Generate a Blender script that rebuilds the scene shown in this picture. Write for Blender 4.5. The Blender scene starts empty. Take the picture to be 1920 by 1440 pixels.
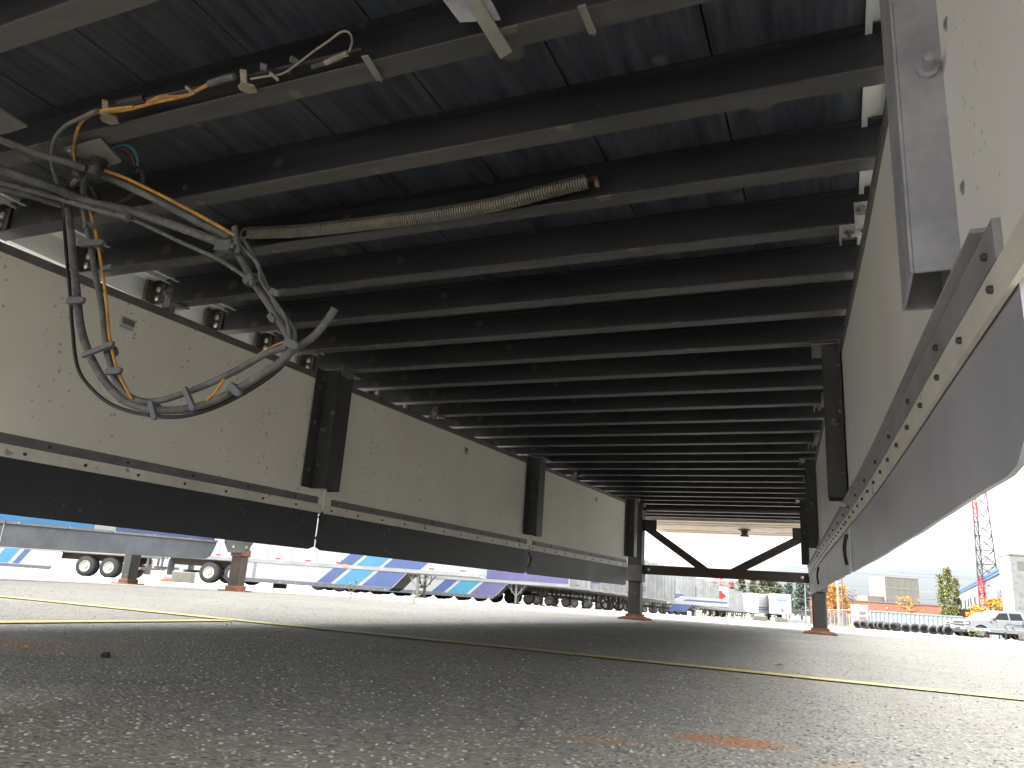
import bpy, bmesh, math, random
from mathutils import Vector, Matrix
random.seed(7)
R_ = math.radians
# ------------------------------------------------------------------ camera
F = 1411.93                                   # focal length in pixels of a 1920 wide picture
AX = Vector((0.9195703, -0.04369687, -0.39048822))   # trailer axes in camera coordinates (right, down, forward)
AY = Vector((0.38728373, 0.2686, 0.88196675))
AZ = Vector((0.06634595, -0.96226016, 0.26391967))
scn = bpy.context.scene
cam = bpy.data.cameras.new('camera'); camo = bpy.data.objects.new('camera', cam)
scn.collection.objects.link(camo)
cx = Vector((AX.x, AY.x, AZ.x)); cy = -Vector((AX.y, AY.y, AZ.y)); cz = -Vector((AX.z, AY.z, AZ.z))
camo.matrix_world = Matrix(((cx.x, cy.x, cz.x, 0), (cx.y, cy.y, cz.y, 0), (cx.z, cy.z, cz.z, 0), (0, 0, 0, 1)))
cam.sensor_width = 36; cam.lens = 36*F/1920; cam.clip_start = .05; cam.clip_end = 3000
scn.camera = camo
scn.render.resolution_x = 1024; scn.render.resolution_y = 768
# ------------------------------------------------------------------ world, sun, exposure
SUN_EL, SUN_AZ = 34, -97        # azimuth from +Y towards +X
w = bpy.data.worlds.new('World'); scn.world = w; w.use_nodes = True
nt = w.node_tree; nt.nodes.clear()
def wn(t, **k):
    n = nt.nodes.new(t)
    for a, b in k.items(): setattr(n, a, b)
    return n
sky = wn('ShaderNodeTexSky', sky_type='NISHITA', sun_disc=False, sun_elevation=R_(SUN_EL), sun_rotation=R_(SUN_AZ))
tc = wn('ShaderNodeTexCoord'); mp = wn('ShaderNodeMapping'); mp.inputs['Scale'].default_value = (1, 1, 5.5)
nz = wn('ShaderNodeTexNoise'); nz.inputs['Scale'].default_value = 2.2; nz.inputs['Detail'].default_value = 7; nz.inputs['Roughness'].default_value = .55
cr = wn('ShaderNodeValToRGB'); cr.color_ramp.elements[0].position = .43; cr.color_ramp.elements[0].color = (0,0,0,1)
cr.color_ramp.elements[1].position = .66; cr.color_ramp.elements[1].color = (1,1,1,1)
mixc = wn('ShaderNodeMix', data_type='RGBA'); mixc.inputs[7].default_value = (9.8, 9.6, 9.6, 1)
mixg = wn('ShaderNodeMix', data_type='RGBA'); mixg.inputs[0].default_value = .93; mixg.inputs[7].default_value = (2.3, 2.5, 2.65, 1)   # grey blue cloud bellies over the clear sky
bg = wn('ShaderNodeBackground'); bg.inputs['Strength'].default_value = .08
wo = wn('ShaderNodeOutputWorld')
L = nt.links.new
sx = wn('ShaderNodeSeparateXYZ'); ov = wn('ShaderNodeMapRange'); ov.inputs['From Min'].default_value = 0; ov.inputs['From Max'].default_value = .6
ov.inputs['To Min'].default_value = .23; ov.inputs['To Max'].default_value = 1.4      # overcast sky: brighter overhead than at the horizon
vm = wn('ShaderNodeVectorMath', operation='SCALE')
L(tc.outputs['Generated'], mp.inputs['Vector']); L(mp.outputs[0], nz.inputs['Vector']); L(nz.outputs['Fac'], cr.inputs[0])
L(sky.outputs[0], mixg.inputs[6]); L(mixg.outputs[2], mixc.inputs[6]); L(cr.outputs[0], mixc.inputs[0]); L(tc.outputs['Generated'], sx.inputs[0]); L(sx.outputs[2], ov.inputs[0]); L(mixc.outputs[2], vm.inputs[0]); L(ov.outputs[0], vm.inputs['Scale']); L(vm.outputs[0], bg.inputs['Color']); L(bg.outputs[0], wo.inputs[0])
sl = bpy.data.lights.new('sun', 'SUN'); sl.energy = 1.5; sl.angle = R_(14); sl.color = (1, .96, .9)
so = bpy.data.objects.new('sun', sl); scn.collection.objects.link(so)
sd = Vector((math.sin(R_(SUN_AZ))*math.cos(R_(SUN_EL)), math.cos(R_(SUN_AZ))*math.cos(R_(SUN_EL)), math.sin(R_(SUN_EL))))
so.rotation_euler = sd.to_track_quat('Z', 'Y').to_euler(); so.location = sd*60
scn.view_settings.view_transform = 'Standard'; scn.view_settings.look = 'None'
scn.view_settings.exposure = 3.82; scn.view_settings.gamma = 1; scn.view_settings.use_curve_mapping = False
scn.cycles.max_bounces = 10; scn.cycles.diffuse_bounces = 7; scn.cycles.glossy_bounces = 4

# ------------------------------------------------------------------ helpers
def ray(x, y):
    d = Vector((x-960, y-720, F)); return Vector((AX.dot(d), AY.dot(d), AZ.dot(d)))
def onz(x, y, z): d = ray(x, y); return d*(z/d.z)
def ony(x, y, Y): d = ray(x, y); return d*(Y/d.y)
def onx(x, y, X): d = ray(x, y); return d*(X/d.x)
def hor(x): return 1150-.0696*(1580-x)
def dep(P): return AX.z*P.x+AY.z*P.y+AZ.z*P.z
H = .195
def gz(X, Y):                                  # the yard falls away gently from the trailer
    d = math.hypot(X, Y)
    return -H-.0145*max(0, min(d, 260)-8)
def at(x, depth):                              # ground point seen in column x at a given distance
    d = ray(x, hor(x)); d.z = 0; P = d*(depth/dep(d)); return Vector((P.x, P.y, gz(P.x, P.y)))
def link(o, parent=None):
    scn.collection.objects.link(o)
    if parent: o.parent = parent
    return o
def tag(o, label=None, cat=None, group=None, kind=None):
    if label: o['label'] = label
    if cat: o['category'] = cat
    if group: o['group'] = group
    if kind: o['kind'] = kind
    return o
def empty(name, loc=(0, 0, 0), rz=0, label=None, cat=None, group=None):
    o = bpy.data.objects.new(name, None); o.location = loc; o.rotation_euler = (0, 0, rz); link(o)
    return tag(o, label, cat, group)
def copy_tree(o, parent=None):
    c = o.copy(); link(c)
    if parent: c.parent = parent
    for ch in list(o.children): copy_tree(ch, c)
    return c
class MB:
    def __init__(s): s.v = []; s.f = []; s.m = []
    def add(s, vs, fs, m=0):
        b = len(s.v); s.v += [tuple(v) for v in vs]; s.f += [tuple(b+i for i in f) for f in fs]; s.m += [m]*len(fs); return s
    def box(s, a, b, m=0, M=None):
        x0, y0, z0 = a; x1, y1, z1 = b
        vs = [Vector(p) for p in ((x0,y0,z0),(x1,y0,z0),(x1,y1,z0),(x0,y1,z0),(x0,y0,z1),(x1,y0,z1),(x1,y1,z1),(x0,y1,z1))]
        if M: vs = [M@v for v in vs]
        return s.add(vs, [(0,3,2,1),(4,5,6,7),(0,1,5,4),(1,2,6,5),(2,3,7,6),(3,0,4,7)], m)
    def bar(s, p, q, wd, ht, m=0, up=(0, 0, 1)):
        p = Vector(p); q = Vector(q); d = (q-p).normalized(); u = Vector(up)
        if abs(d.dot(u)) > .98: u = Vector((1, 0, 0))
        sx = d.cross(u).normalized(); uu = sx.cross(d)
        c = [(-wd/2,-ht/2),(wd/2,-ht/2),(wd/2,ht/2),(-wd/2,ht/2)]
        vs = [p+sx*a+uu*b for a, b in c]+[q+sx*a+uu*b for a, b in c]
        return s.add(vs, [(0,3,2,1),(4,5,6,7),(0,1,5,4),(1,2,6,5),(2,3,7,6),(3,0,4,7)], m)
    def tube(s, pts, r, n=8, m=0, cap=True, closed=False):
        pts = [Vector(p) for p in pts]; k = len(pts); rs = r if isinstance(r, (list, tuple)) else [r]*k
        u = None; rings = []
        for i, p in enumerate(pts):
            if closed: d = pts[(i+1) % k]-pts[i-1]
            else: d = pts[min(i+1, k-1)]-pts[max(i-1, 0)]
            d = d.normalized() if d.length > 1e-9 else Vector((0, 0, 1))
            if u is None:
                u = d.cross(Vector((0, 0, 1)));  u = u if u.length > .1 else d.cross(Vector((1, 0, 0)))
            u = (u-d*u.dot(d)).normalized(); v = d.cross(u)
            rings.append([p+(u*math.cos(a)+v*math.sin(a))*rs[i] for a in [2*math.pi*j/n for j in range(n)]])
        vs = [q for g in rings for q in g]; fs = []
        for i in range(k if closed else k-1):
            j2 = (i+1) % k
            for j in range(n): fs.append((i*n+j, i*n+(j+1) % n, j2*n+(j+1) % n, j2*n+j))
        if cap and not closed: fs += [tuple(reversed(range(n))), tuple((k-1)*n+j for j in range(n))]
        return s.add(vs, fs, m)
    def lathe(s, c, ax, prof, n=16, m=0, loop=False):       # prof: list of (along axis, radius)
        ax = Vector(ax).normalized(); c = Vector(c); u = ax.cross(Vector((0, 0, 1)))
        u = u.normalized() if u.length > .1 else Vector((1, 0, 0)); v = ax.cross(u); vs = []; fs = []
        for t, r in prof:
            vs += [c+ax*t+(u*math.cos(2*math.pi*j/n)+v*math.sin(2*math.pi*j/n))*max(r, 1e-4) for j in range(n)]
        k = len(prof)
        for i in range(k if loop else k-1):
            for j in range(n): fs.append((i*n+j, i*n+(j+1) % n, ((i+1) % k)*n+(j+1) % n, ((i+1) % k)*n+j))
        if not loop: fs += [tuple(reversed(range(n))), tuple((k-1)*n+j for j in range(n))]
        return s.add(vs, fs, m)
    def prism(s, poly, o, a, b, e, m=0):        # polygon in the (a, b) plane at o, extruded by e
        o, a, b, e = map(Vector, (o, a, b, e)); n = len(poly)
        vs = [o+a*x+b*y for x, y in poly]; vs += [v+e for v in vs]
        fs = [tuple(reversed(range(n))), tuple(range(n, 2*n))]+[(i, (i+1) % n, n+(i+1) % n, n+i) for i in range(n)]
        return s.add(vs, fs, m)
    def mesh(s, name, mats, smooth=False):
        me = bpy.data.meshes.new(name); me.from_pydata(s.v, [], s.f)
        for mm in (mats if isinstance(mats, (list, tuple)) else [mats]): me.materials.append(mm)
        if any(s.m): me.polygons.foreach_set('material_index', s.m)
        bm = bmesh.new(); bm.from_mesh(me); bmesh.ops.recalc_face_normals(bm, faces=bm.faces); bm.to_mesh(me); bm.free()
        if smooth:
            me.polygons.foreach_set('use_smooth', [True]*len(me.polygons))
            try: me.set_sharp_from_angle(angle=R_(40))
            except Exception: pass
        return me
    def build(s, name, mats, parent=None, smooth=False, bevel=0):
        o = bpy.data.objects.new(name, s.mesh(name, mats, smooth)); link(o, parent)
        if bevel:
            b = o.modifiers.new('bevel', 'BEVEL'); b.width = bevel; b.segments = 2; b.limit_method = 'ANGLE'
        return o
def spline(pts, sub=6):
    pts = [Vector(p) for p in pts]; out = []
    for i in range(len(pts)-1):
        p0 = pts[max(i-1, 0)]; p1 = pts[i]; p2 = pts[i+1]; p3 = pts[min(i+2, len(pts)-1)]
        for k in range(sub):
            t = k/sub
            out.append(.5*((2*p1)+(p2-p0)*t+(2*p0-5*p1+4*p2-p3)*t*t+(3*p1-p0-3*p2+p3)*t**3))
    return out+[pts[-1]]

# ------------------------------------------------------------------ materials
MC = {}
def mat(name, col, rough=.6, metal=0, var=.25, scale=6, col2=None, bump=.15, bscale=60, stretch=(1,1,1), spots=None, coat=0, spec=.5, lo=.35, hi=.65, spotsize=60, spotth=.12):
    if name in MC: return MC[name]
    m = bpy.data.materials.new(name); m.use_nodes = True; t = m.node_tree; N = t.nodes; K = t.links.new
    b = N['Principled BSDF']; b.inputs['Roughness'].default_value = rough; b.inputs['Metallic'].default_value = metal
    b.inputs['Specular IOR Level'].default_value = spec
    if coat: b.inputs['Coat Weight'].default_value = coat; b.inputs['Coat Roughness'].default_value = .1
    tcn = N.new('ShaderNodeTexCoord'); mpn = N.new('ShaderNodeMapping'); mpn.inputs['Scale'].default_value = stretch
    oi = N.new('ShaderNodeObjectInfo'); om = N.new('ShaderNodeVectorMath'); om.operation = 'SCALE'; om.inputs['Scale'].default_value = 17; cb = N.new('ShaderNodeCombineXYZ')
    for q_ in range(3): K(oi.outputs['Random'], cb.inputs[q_])
    K(cb.outputs[0], om.inputs[0]); oa = N.new('ShaderNodeVectorMath'); oa.operation = 'ADD'; K(om.outputs[0], oa.inputs[0]); K(tcn.outputs['Object'], oa.inputs[1]); K(oa.outputs[0], mpn.inputs[0])
    n1 = N.new('ShaderNodeTexNoise'); n1.inputs['Scale'].default_value = scale; n1.inputs['Detail'].default_value = 8; n1.inputs['Roughness'].default_value = .62
    K(mpn.outputs[0], n1.inputs['Vector'])
    c1 = tuple(col)+(1,); c2 = tuple(col2)+(1,) if col2 else tuple(c*(1-var) for c in col)+(1,)
    r = N.new('ShaderNodeValToRGB'); r.color_ramp.elements[0].position = lo; r.color_ramp.elements[0].color = c2
    r.color_ramp.elements[1].position = hi; r.color_ramp.elements[1].color = c1
    K(n1.outputs['Fac'], r.inputs[0]); out = r.outputs[0]
    if spots:
        wv = N.new('ShaderNodeTexNoise'); wv.inputs['Scale'].default_value = spotsize*.6; wv.inputs['Detail'].default_value = 3; K(tcn.outputs['Object'], wv.inputs['Vector'])
        wa = N.new('ShaderNodeVectorMath'); wa.operation = 'MULTIPLY_ADD'; wa.inputs[1].default_value = (.7/spotsize,)*3; K(wv.outputs['Color'], wa.inputs[0]); K(tcn.outputs['Object'], wa.inputs[2])
        v = N.new('ShaderNodeTexVoronoi'); v.inputs['Scale'].default_value = spotsize*.45; K(wa.outputs[0], v.inputs['Vector'])
        sc = N.new('ShaderNodeSeparateColor'); K(v.outputs['Color'], sc.inputs[0])
        pw = N.new('ShaderNodeMath'); pw.operation = 'POWER'; pw.inputs[1].default_value = 5; K(sc.outputs[0], pw.inputs[0])
        ml = N.new('ShaderNodeMath'); ml.operation = 'MULTIPLY'; ml.inputs[1].default_value = .38; K(pw.outputs[0], ml.inputs[0])
        sb = N.new('ShaderNodeMath'); sb.operation = 'SUBTRACT'; K(ml.outputs[0], sb.inputs[0]); K(v.outputs['Distance'], sb.inputs[1])
        rr = N.new('ShaderNodeMapRange'); rr.inputs['From Min'].default_value = -.02; rr.inputs['From Max'].default_value = .08; rr.inputs['To Max'].default_value = .8; K(sb.outputs[0], rr.inputs[0])
        mx = N.new('ShaderNodeMix'); mx.data_type = 'RGBA'; mx.inputs[7].default_value = tuple(spots)+(1,)
        K(rr.outputs[0], mx.inputs[0]); K(out, mx.inputs[6]); out = mx.outputs[2]
    K(out, b.inputs['Base Color'])
    n2 = N.new('ShaderNodeTexNoise'); n2.inputs['Scale'].default_value = bscale; n2.inputs['Detail'].default_value = 4; K(tcn.outputs['Object'], n2.inputs['Vector'])
    rm = N.new('ShaderNodeMapRange'); rm.inputs['To Min'].default_value = max(.05, rough-.12); rm.inputs['To Max'].default_value = min(1, rough+.12)
    K(n1.outputs['Fac'], rm.inputs[0]); K(rm.outputs[0], b.inputs['Roughness'])
    if bump:
        bn = N.new('ShaderNodeBump'); bn.inputs['Strength'].default_value = bump; bn.inputs['Distance'].default_value = .002
        K(n2.outputs['Fac'], bn.inputs['Height']); K(bn.outputs[0], b.inputs['Normal'])
    MC[name] = m; return m
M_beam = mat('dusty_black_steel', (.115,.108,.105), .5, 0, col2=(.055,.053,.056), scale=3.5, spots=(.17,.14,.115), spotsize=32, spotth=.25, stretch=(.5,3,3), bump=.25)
M_web = mat('web_shade_black', (.045,.043,.048), .5, 0, col2=(.022,.022,.027), scale=3.5, spots=(.1,.085,.07), spotsize=28, stretch=(.5,3,3), bump=.25)  # same beam paint, with the shade on the webs put into its colour
M_clip = mat('beam_end_paint', (.12,.1,.082), .6, 0, col2=(.05,.043,.037), scale=9)
M_board = mat('undercoated_board', (.095,.106,.13), .55, 0, col2=(.026,.031,.044), scale=7, stretch=(5.5,.6,1), spots=(.17,.16,.14), spotsize=24, spotth=.22, bump=.25, lo=.34, hi=.7)
M_alu = mat('white_rail', (.72,.74,.72), .35, .1, var=.12, scale=4, bump=.05)
M_bright = mat('bright_bolt', (.62,.6,.56), .35, .7, var=.3, scale=40)
M_dark = mat('dark_void', (.02,.02,.022), .9)
M_panel = mat('frp_panel', (.87,.83,.73), .55, 0, col2=(.79,.745,.65), scale=1.8, spots=(.43,.39,.32), spotsize=130, spotth=.06, bump=.1, bscale=220)
M_angle = mat('light_galvanised_angle', (.36,.355,.36), .5, .1, col2=(.24,.235,.24), scale=10)
M_panelr = mat('frp_panel_right', (.87,.84,.8), .55, 0, col2=(.78,.745,.7), scale=1.6, spots=(.58,.55,.5), spotsize=190, spotth=.06, bump=.1, bscale=220, stretch=(1,1,.5))
M_strip = mat('galvanised_grey', (.2,.195,.19), .5, .3, var=.3, scale=14)
M_galv = mat('galvanised_post', (.42,.42,.445), .5, .1, col2=(.27,.27,.3), scale=11, spots=(.42,.41,.41), spotsize=70, spotth=.2)
M_post = mat('dark_post', (.075,.073,.072), .5, .2, var=.3, scale=9, spots=(.2,.2,.2), spotsize=60, spotth=.35)
M_batten = mat('white_batten', (.78,.73,.64), .5, 0, var=.2, scale=9, spots=(.25,.22,.18), spotsize=50)
M_rubber = mat('black_flap', (.034,.037,.044), .5, 0, var=.3, scale=5, spots=(.1,.1,.1), spotsize=90, spotth=.3, bump=.1, bscale=180, stretch=(1,1,.4))
M_rubber2 = mat('dusty_lit_flap', (.42,.42,.45), .5, 0, col2=(.33,.33,.355), scale=2.5, stretch=(2,2,.3), bump=.12, bscale=120)  # dusty rubber, with the brighter light on the right side put into its colour
M_leg = mat('worn_leg_steel', (.038,.035,.032), .6, .1, col2=(.085,.045,.022), scale=6, stretch=(2,2,.8), lo=.3, hi=.5, spots=(.24,.22,.19), spotsize=30, spotth=.2)
M_legup = mat('leg_outer_tube', (.042,.039,.037), .6, .1, var=.35, scale=6, spots=(.25,.17,.1), spotsize=30, spotth=.3)
M_rust = mat('rusty_steel', (.24,.1,.04), .85, 0, col2=(.1,.045,.03), scale=22, spots=(.38,.25,.14), spotsize=70, bump=.5)
M_spring = mat('dull_spring', (.3,.27,.22), .5, .4, var=.35, scale=18)
M_hose = mat('dusty_hose', (.17,.165,.15), .65, 0, col2=(.08,.08,.083), scale=26, spots=(.22,.21,.18), spotsize=150, spotth=.2, bump=.3)
M_cableblack = mat('black_cable', (.04,.03,.036), .5, 0, var=.3, scale=40)
M_orange = mat('orange_cable', (.6,.3,.05), .6, 0, col2=(.28,.17,.08), scale=22, lo=.35, hi=.55)
M_blue = mat('blue_tube', (.08,.35,.55), .35); M_pink = mat('pink_wire', (.6,.06,.15), .4)
M_tie = mat('grey_tie', (.13,.135,.145), .5); M_tan = mat('tan_clip', (.36,.31,.26), .7, 0, var=.4, scale=30)
M_plateb = mat('pale_plate', (.3,.29,.26), .6, .2, var=.35, scale=12, spots=(.4,.2,.09), spotsize=30, spotth=.25)
M_coupler = mat('coupler_plate', (.5,.41,.3), .5, .1, col2=(.34,.26,.18), scale=3, spots=(.55,.5,.45), spotsize=6, spotth=.1)
M_white = mat('trailer_white', (.3,.31,.31), .4, 0, var=.1, scale=1.2, bump=.03)
M_white2 = mat('trailer_dirty_white', (.25,.26,.26), .5, 0, col2=(.18,.185,.18), scale=1.4, bump=.03)
M_fblue = mat('fleet_blue', (.05,.08,.19), .4, 0, col2=(.04,.065,.16), scale=2, bump=0)
M_fcyan = mat('fleet_sky_blue', (.04,.17,.34), .4, 0, var=.12, scale=2, bump=0)
M_fteal = mat('fleet_teal', (.04,.19,.28), .4, 0, var=.12, scale=2, bump=0)
M_fpurple = mat('fleet_purple', (.085,.08,.18), .4, 0, var=.12, scale=2, bump=0)
M_greyflap = mat('grey_side_flap', (.1,.11,.12), .6, 0, col2=(.065,.07,.08), scale=6, spots=(.4,.4,.4), spotsize=30, spotth=.18, bump=.1)
M_tyre = mat('tyre_rubber', (.03,.03,.032), .8, 0, var=.3, scale=10, bump=.3)
M_tyreold = mat('old_tyre_rubber', (.055,.055,.057), .85, 0, col2=(.025,.025,.027), scale=5, bump=.3)
M_rim = mat('cream_rim', (.5,.485,.42), .4, 0, var=.2, scale=8)
M_red = mat('red_marker', (.42,.015,.02), .4); M_amber = mat('amber_lamp', (.8,.3,.04), .4)
M_under = mat('underframe_dark', (.05,.045,.042), .75, 0, col2=(.09,.055,.035), scale=4)
M_letter = mat('grey_lettering', (.07,.08,.1), .6); M_letterb = mat('blue_lettering', (.05,.17,.32), .6)
M_conc = mat('concrete', (.15,.145,.12), .85, 0, col2=(.115,.11,.092), scale=3, bump=.3)
M_concd = mat('concrete_joint', (.16,.155,.145), .9)
M_brick = mat('red_brick', (.26,.06,.035), .85, 0, col2=(.2,.05,.03), scale=1.5, bump=.2)
M_trim = mat('dark_trim', (.07,.07,.075), .6)
M_wall = mat('pale_metal_wall', (.12,.145,.155), .6, 0, var=.1, scale=.7)
M_bluetrim = mat('blue_fascia', (.01,.05,.12), .45, 0, var=.2, scale=1)
M_glass = mat('dark_glass', (.012,.014,.016), .25, 0, spec=.15, bump=0)
M_paint = mat('truck_white_paint', (.2,.21,.22), .4, 0, var=.05, scale=2, coat=0, bump=0)
M_paintd = mat('truck_charcoal_paint', (.06,.065,.075), .28, 0, var=.1, scale=2, coat=.7, bump=0)
M_blackpl = mat('black_plastic', (.02,.02,.022), .5); M_lamp = mat('lamp_lens', (.6,.62,.65), .12, .2, bump=0)
M_trred = mat('tower_red', (.4,.025,.03), .5, 0, var=.2, scale=2); M_trwhite = mat('tower_grey', (.05,.05,.055), .5, .2, var=.2, scale=2)
M_container = mat('pale_blue_container', (.16,.2,.225), .5, 0, var=.1, scale=1)
M_pole = mat('pale_pole', (.24,.23,.2), .7, 0, var=.2, scale=4); M_wood = mat('dark_pole', (.1,.08,.065), .8)
M_bark = mat('bark', (.1,.075,.055), .9, 0, var=.4, scale=12, bump=.5)
M_wire = mat('wire_grey', (.14,.14,.15), .6)
M_fence = mat('fence_galvanised', (.17,.175,.175), .5, .1, var=.2, scale=10)
M_yellow = mat('yellow_road_paint', (.5,.4,.13), .8, 0, col2=(.38,.33,.17), scale=14, spots=(.25,.24,.2), spotsize=160, spotth=-.1, bump=.5)
def leafmat(name, c1, c2):
    m = mat(name, c1, .65, 0, col2=c2, scale=1.6, bump=0, lo=.4, hi=.6)
    b = m.node_tree.nodes['Principled BSDF']; b.inputs['Transmission Weight'].default_value = 0
    return m
M_pine = leafmat('blue_spruce_needles', (.07,.105,.085), (.03,.05,.04)); M_pine2 = leafmat('olive_pine_needles', (.085,.09,.035), (.035,.045,.02))
M_pop = leafmat('poplar_leaves', (.15,.145,.035), (.06,.075,.02)); M_yel = leafmat('golden_leaves', (.45,.24,.015), (.3,.15,.015))
M_ora = leafmat('orange_leaves', (.38,.15,.015), (.26,.12,.015)); M_redl = leafmat('red_leaves', (.5,.05,.04), (.35,.05,.04))
M_grass = leafmat('verge_grass', (.17,.18,.05), (.1,.12,.035)); M_weed = leafmat('weed_leaves', (.25,.28,.05), (.15,.2,.04))
M_dry = leafmat('dry_leaf', (.5,.32,.14), (.35,.2,.08))

# asphalt: worn bitumen with pale aggregate, oil patches and two rust stains
def asphalt():
    m = bpy.data.materials.new('worn_asphalt'); m.use_nodes = True; t = m.node_tree; N = t.nodes; K = t.links.new
    b = N['Principled BSDF']; b.inputs['Roughness'].default_value = .85; b.inputs['Specular IOR Level'].default_value = .35
    g = N.new('ShaderNodeTexCoord').outputs['Object']
    def noise(s, d=4, ro=.6):
        n = N.new('ShaderNodeTexNoise'); n.inputs['Scale'].default_value = s; n.inputs['Detail'].default_value = d; n.inputs['Roughness'].default_value = ro; K(g, n.inputs['Vector']); return n.outputs['Fac']
    def ramp(i, p0, p1, c0, c1):
        r = N.new('ShaderNodeValToRGB'); r.color_ramp.elements[0].position = p0; r.color_ramp.elements[1].position = p1
        r.color_ramp.elements[0].color = c0+(1,); r.color_ramp.elements[1].color = c1+(1,); K(i, r.inputs[0]); return r.outputs[0]
    def mix(f, a, c, mode='MIX'):
        x = N.new('ShaderNodeMix'); x.data_type = 'RGBA'; x.blend_type = mode
        for s, v in ((0, f), (6, a), (7, c)):
            if isinstance(v, (int, float)): x.inputs[s].default_value = v
            elif isinstance(v, tuple): x.inputs[s].default_value = v+(1,)
            else: K(v, x.inputs[s])
        return x.outputs[2]
    base = ramp(noise(1.3, 6), .3, .7, (.2,.187,.158), (.27,.252,.215))
    vo = N.new('ShaderNodeTexVoronoi'); vo.inputs['Scale'].default_value = 95; K(g, vo.inputs['Vector'])
    stone = ramp(vo.outputs['Distance'], .25, .5, (1,1,1), (0,0,0))
    sv = N.new('ShaderNodeSeparateColor'); K(vo.outputs['Color'], sv.inputs[0])
    pick = ramp(sv.outputs[0], .42, .7, (0,0,0), (.9,.9,.9)); pickd = ramp(sv.outputs[1], .7, .8, (0,0,0), (.8,.8,.8))
    stonec = ramp(sv.outputs[2], .2, .9, (.27,.25,.21), (.54,.51,.44))
    mm = N.new('ShaderNodeMath'); mm.operation = 'MULTIPLY'; K(stone, mm.inputs[0]); K(pick, mm.inputs[1])
    c = mix(mm.outputs[0], base, stonec)
    m2 = N.new('ShaderNodeMath'); m2.operation = 'MULTIPLY'; K(stone, m2.inputs[0]); K(pickd, m2.inputs[1])
    c = mix(m2.outputs[0], c, (.06,.06,.062))
    c = mix(.8, c, ramp(noise(45, 5, .7), .3, .7, (.6,.6,.6), (1.2,1.2,1.18)), 'MULTIPLY')
    patch = ramp(noise(2.6, 5, .6), .52, .7, (0,0,0), (.6,.6,.6)); c = mix(patch, c, (.13,.13,.13))
    warm = ramp(noise(.8, 3), .5, .7, (0,0,0), (.35,.35,.35)); c = mix(warm, c, (.22,.18,.14))
    def stain(x, y, rx, ry, ang, col, k, prev):
        mp = N.new('ShaderNodeMapping'); mp.vector_type = 'TEXTURE'; mp.inputs['Location'].default_value = (x, y, -H); mp.inputs['Rotation'].default_value = (0, 0, ang)
        mp.inputs['Scale'].default_value = (rx, ry, 1); K(g, mp.inputs[0])
        ln = N.new('ShaderNodeVectorMath'); ln.operation = 'LENGTH'; K(mp.outputs[0], ln.inputs[0])
        ad = N.new('ShaderNodeMath'); ad.operation = 'MULTIPLY_ADD'; ad.inputs[1].default_value = 1.1; K(noise(28, 5, .7), ad.inputs[0]); K(ln.outputs['Value'], ad.inputs[2])
        mr = N.new('ShaderNodeMapRange'); mr.inputs['From Min'].default_value = 1.2; mr.inputs['From Max'].default_value = 1.75; mr.inputs['To Min'].default_value = k; mr.inputs['To Max'].default_value = 0; K(ad.outputs[0], mr.inputs[0])
        return mix(mr.outputs[0], prev, col)
    c = stain(-.16, 1.265, .085, .05, .25, (.33,.13,.05), .8, c)
    c = stain(.02, 1.16, .05, .05, 0, (.34,.2,.1), .5, c)
    c = stain(-.33, 1.12, .06, .03, .3, (.34,.2,.1), .5, c)
    c = stain(-1.75, 1.24, .3, .13, .4, (.3,.19,.11), .5, c)
    c = stain(-1.12, 1.05, .13, .04, 1.0, (.12,.12,.135), .45, c); c = stain(-1.55, 1.1, .2, .05, .8, (.13,.13,.14), .4, c)
    K(c, b.inputs['Base Color'])
    hs = N.new('ShaderNodeMath'); hs.operation = 'MULTIPLY_ADD'; hs.inputs[1].default_value = .6; K(noise(160, 4), hs.inputs[0]); K(stone, hs.inputs[2])
    bn = N.new('ShaderNodeBump'); bn.inputs['Strength'].default_value = .55; bn.inputs['Distance'].default_value = .0035; K(hs.outputs[0], bn.inputs['Height']); K(bn.outputs[0], b.inputs['Normal'])
    return m
M_asphalt = asphalt()

# ------------------------------------------------------------------ the yard
g = MB(); radii = [0, 2, 5, 8, 12, 18, 26, 38, 55, 80, 115, 160, 210, 260, 400, 900]; NS = 96
g.v.append((0, 0, -H))
for r in radii[1:]:
    for j in range(NS):
        a = 2*math.pi*j/NS; g.v.append((r*math.cos(a), r*math.sin(a), gz(r*math.cos(a), r*math.sin(a))))
for j in range(NS): g.f.append((0, 1+j, 1+(j+1) % NS))
for i in range(len(radii)-2):
    for j in range(NS): g.f.append((1+i*NS+j, 1+i*NS+(j+1) % NS, 1+(i+1)*NS+(j+1) % NS, 1+(i+1)*NS+j))
g.m = [0]*len(g.f)
tag(g.build('ground', M_asphalt), kind='structure')
def strip(name, p, q, wd, m, z=.004):
    p = Vector(p); q = Vector(q); d = (q-p).normalized(); s = Vector((-d.y, d.x))*wd/2; n = 80; b = MB(); rnd = random.Random(3)
    for i in range(n+1):
        c = p.lerp(q, i/n)
        for k in (1, -1):
            v = c+s*k*(1+rnd.uniform(-.05, .05)); b.v.append((v.x, v.y, gz(v.x, v.y)+z+.0))
    for i in range(n): b.f.append((2*i, 2*i+1, 2*i+3, 2*i+2)); b.m.append(0)
    return tag(b.build(name, m), kind='structure')
strip('parking_line', (-7.4, 2.53), (4.5, 2.6), .085, M_yellow)
strip('parking_line', (-2.42, -1.5), (-2.29, 2.49), .085, M_yellow)

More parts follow.
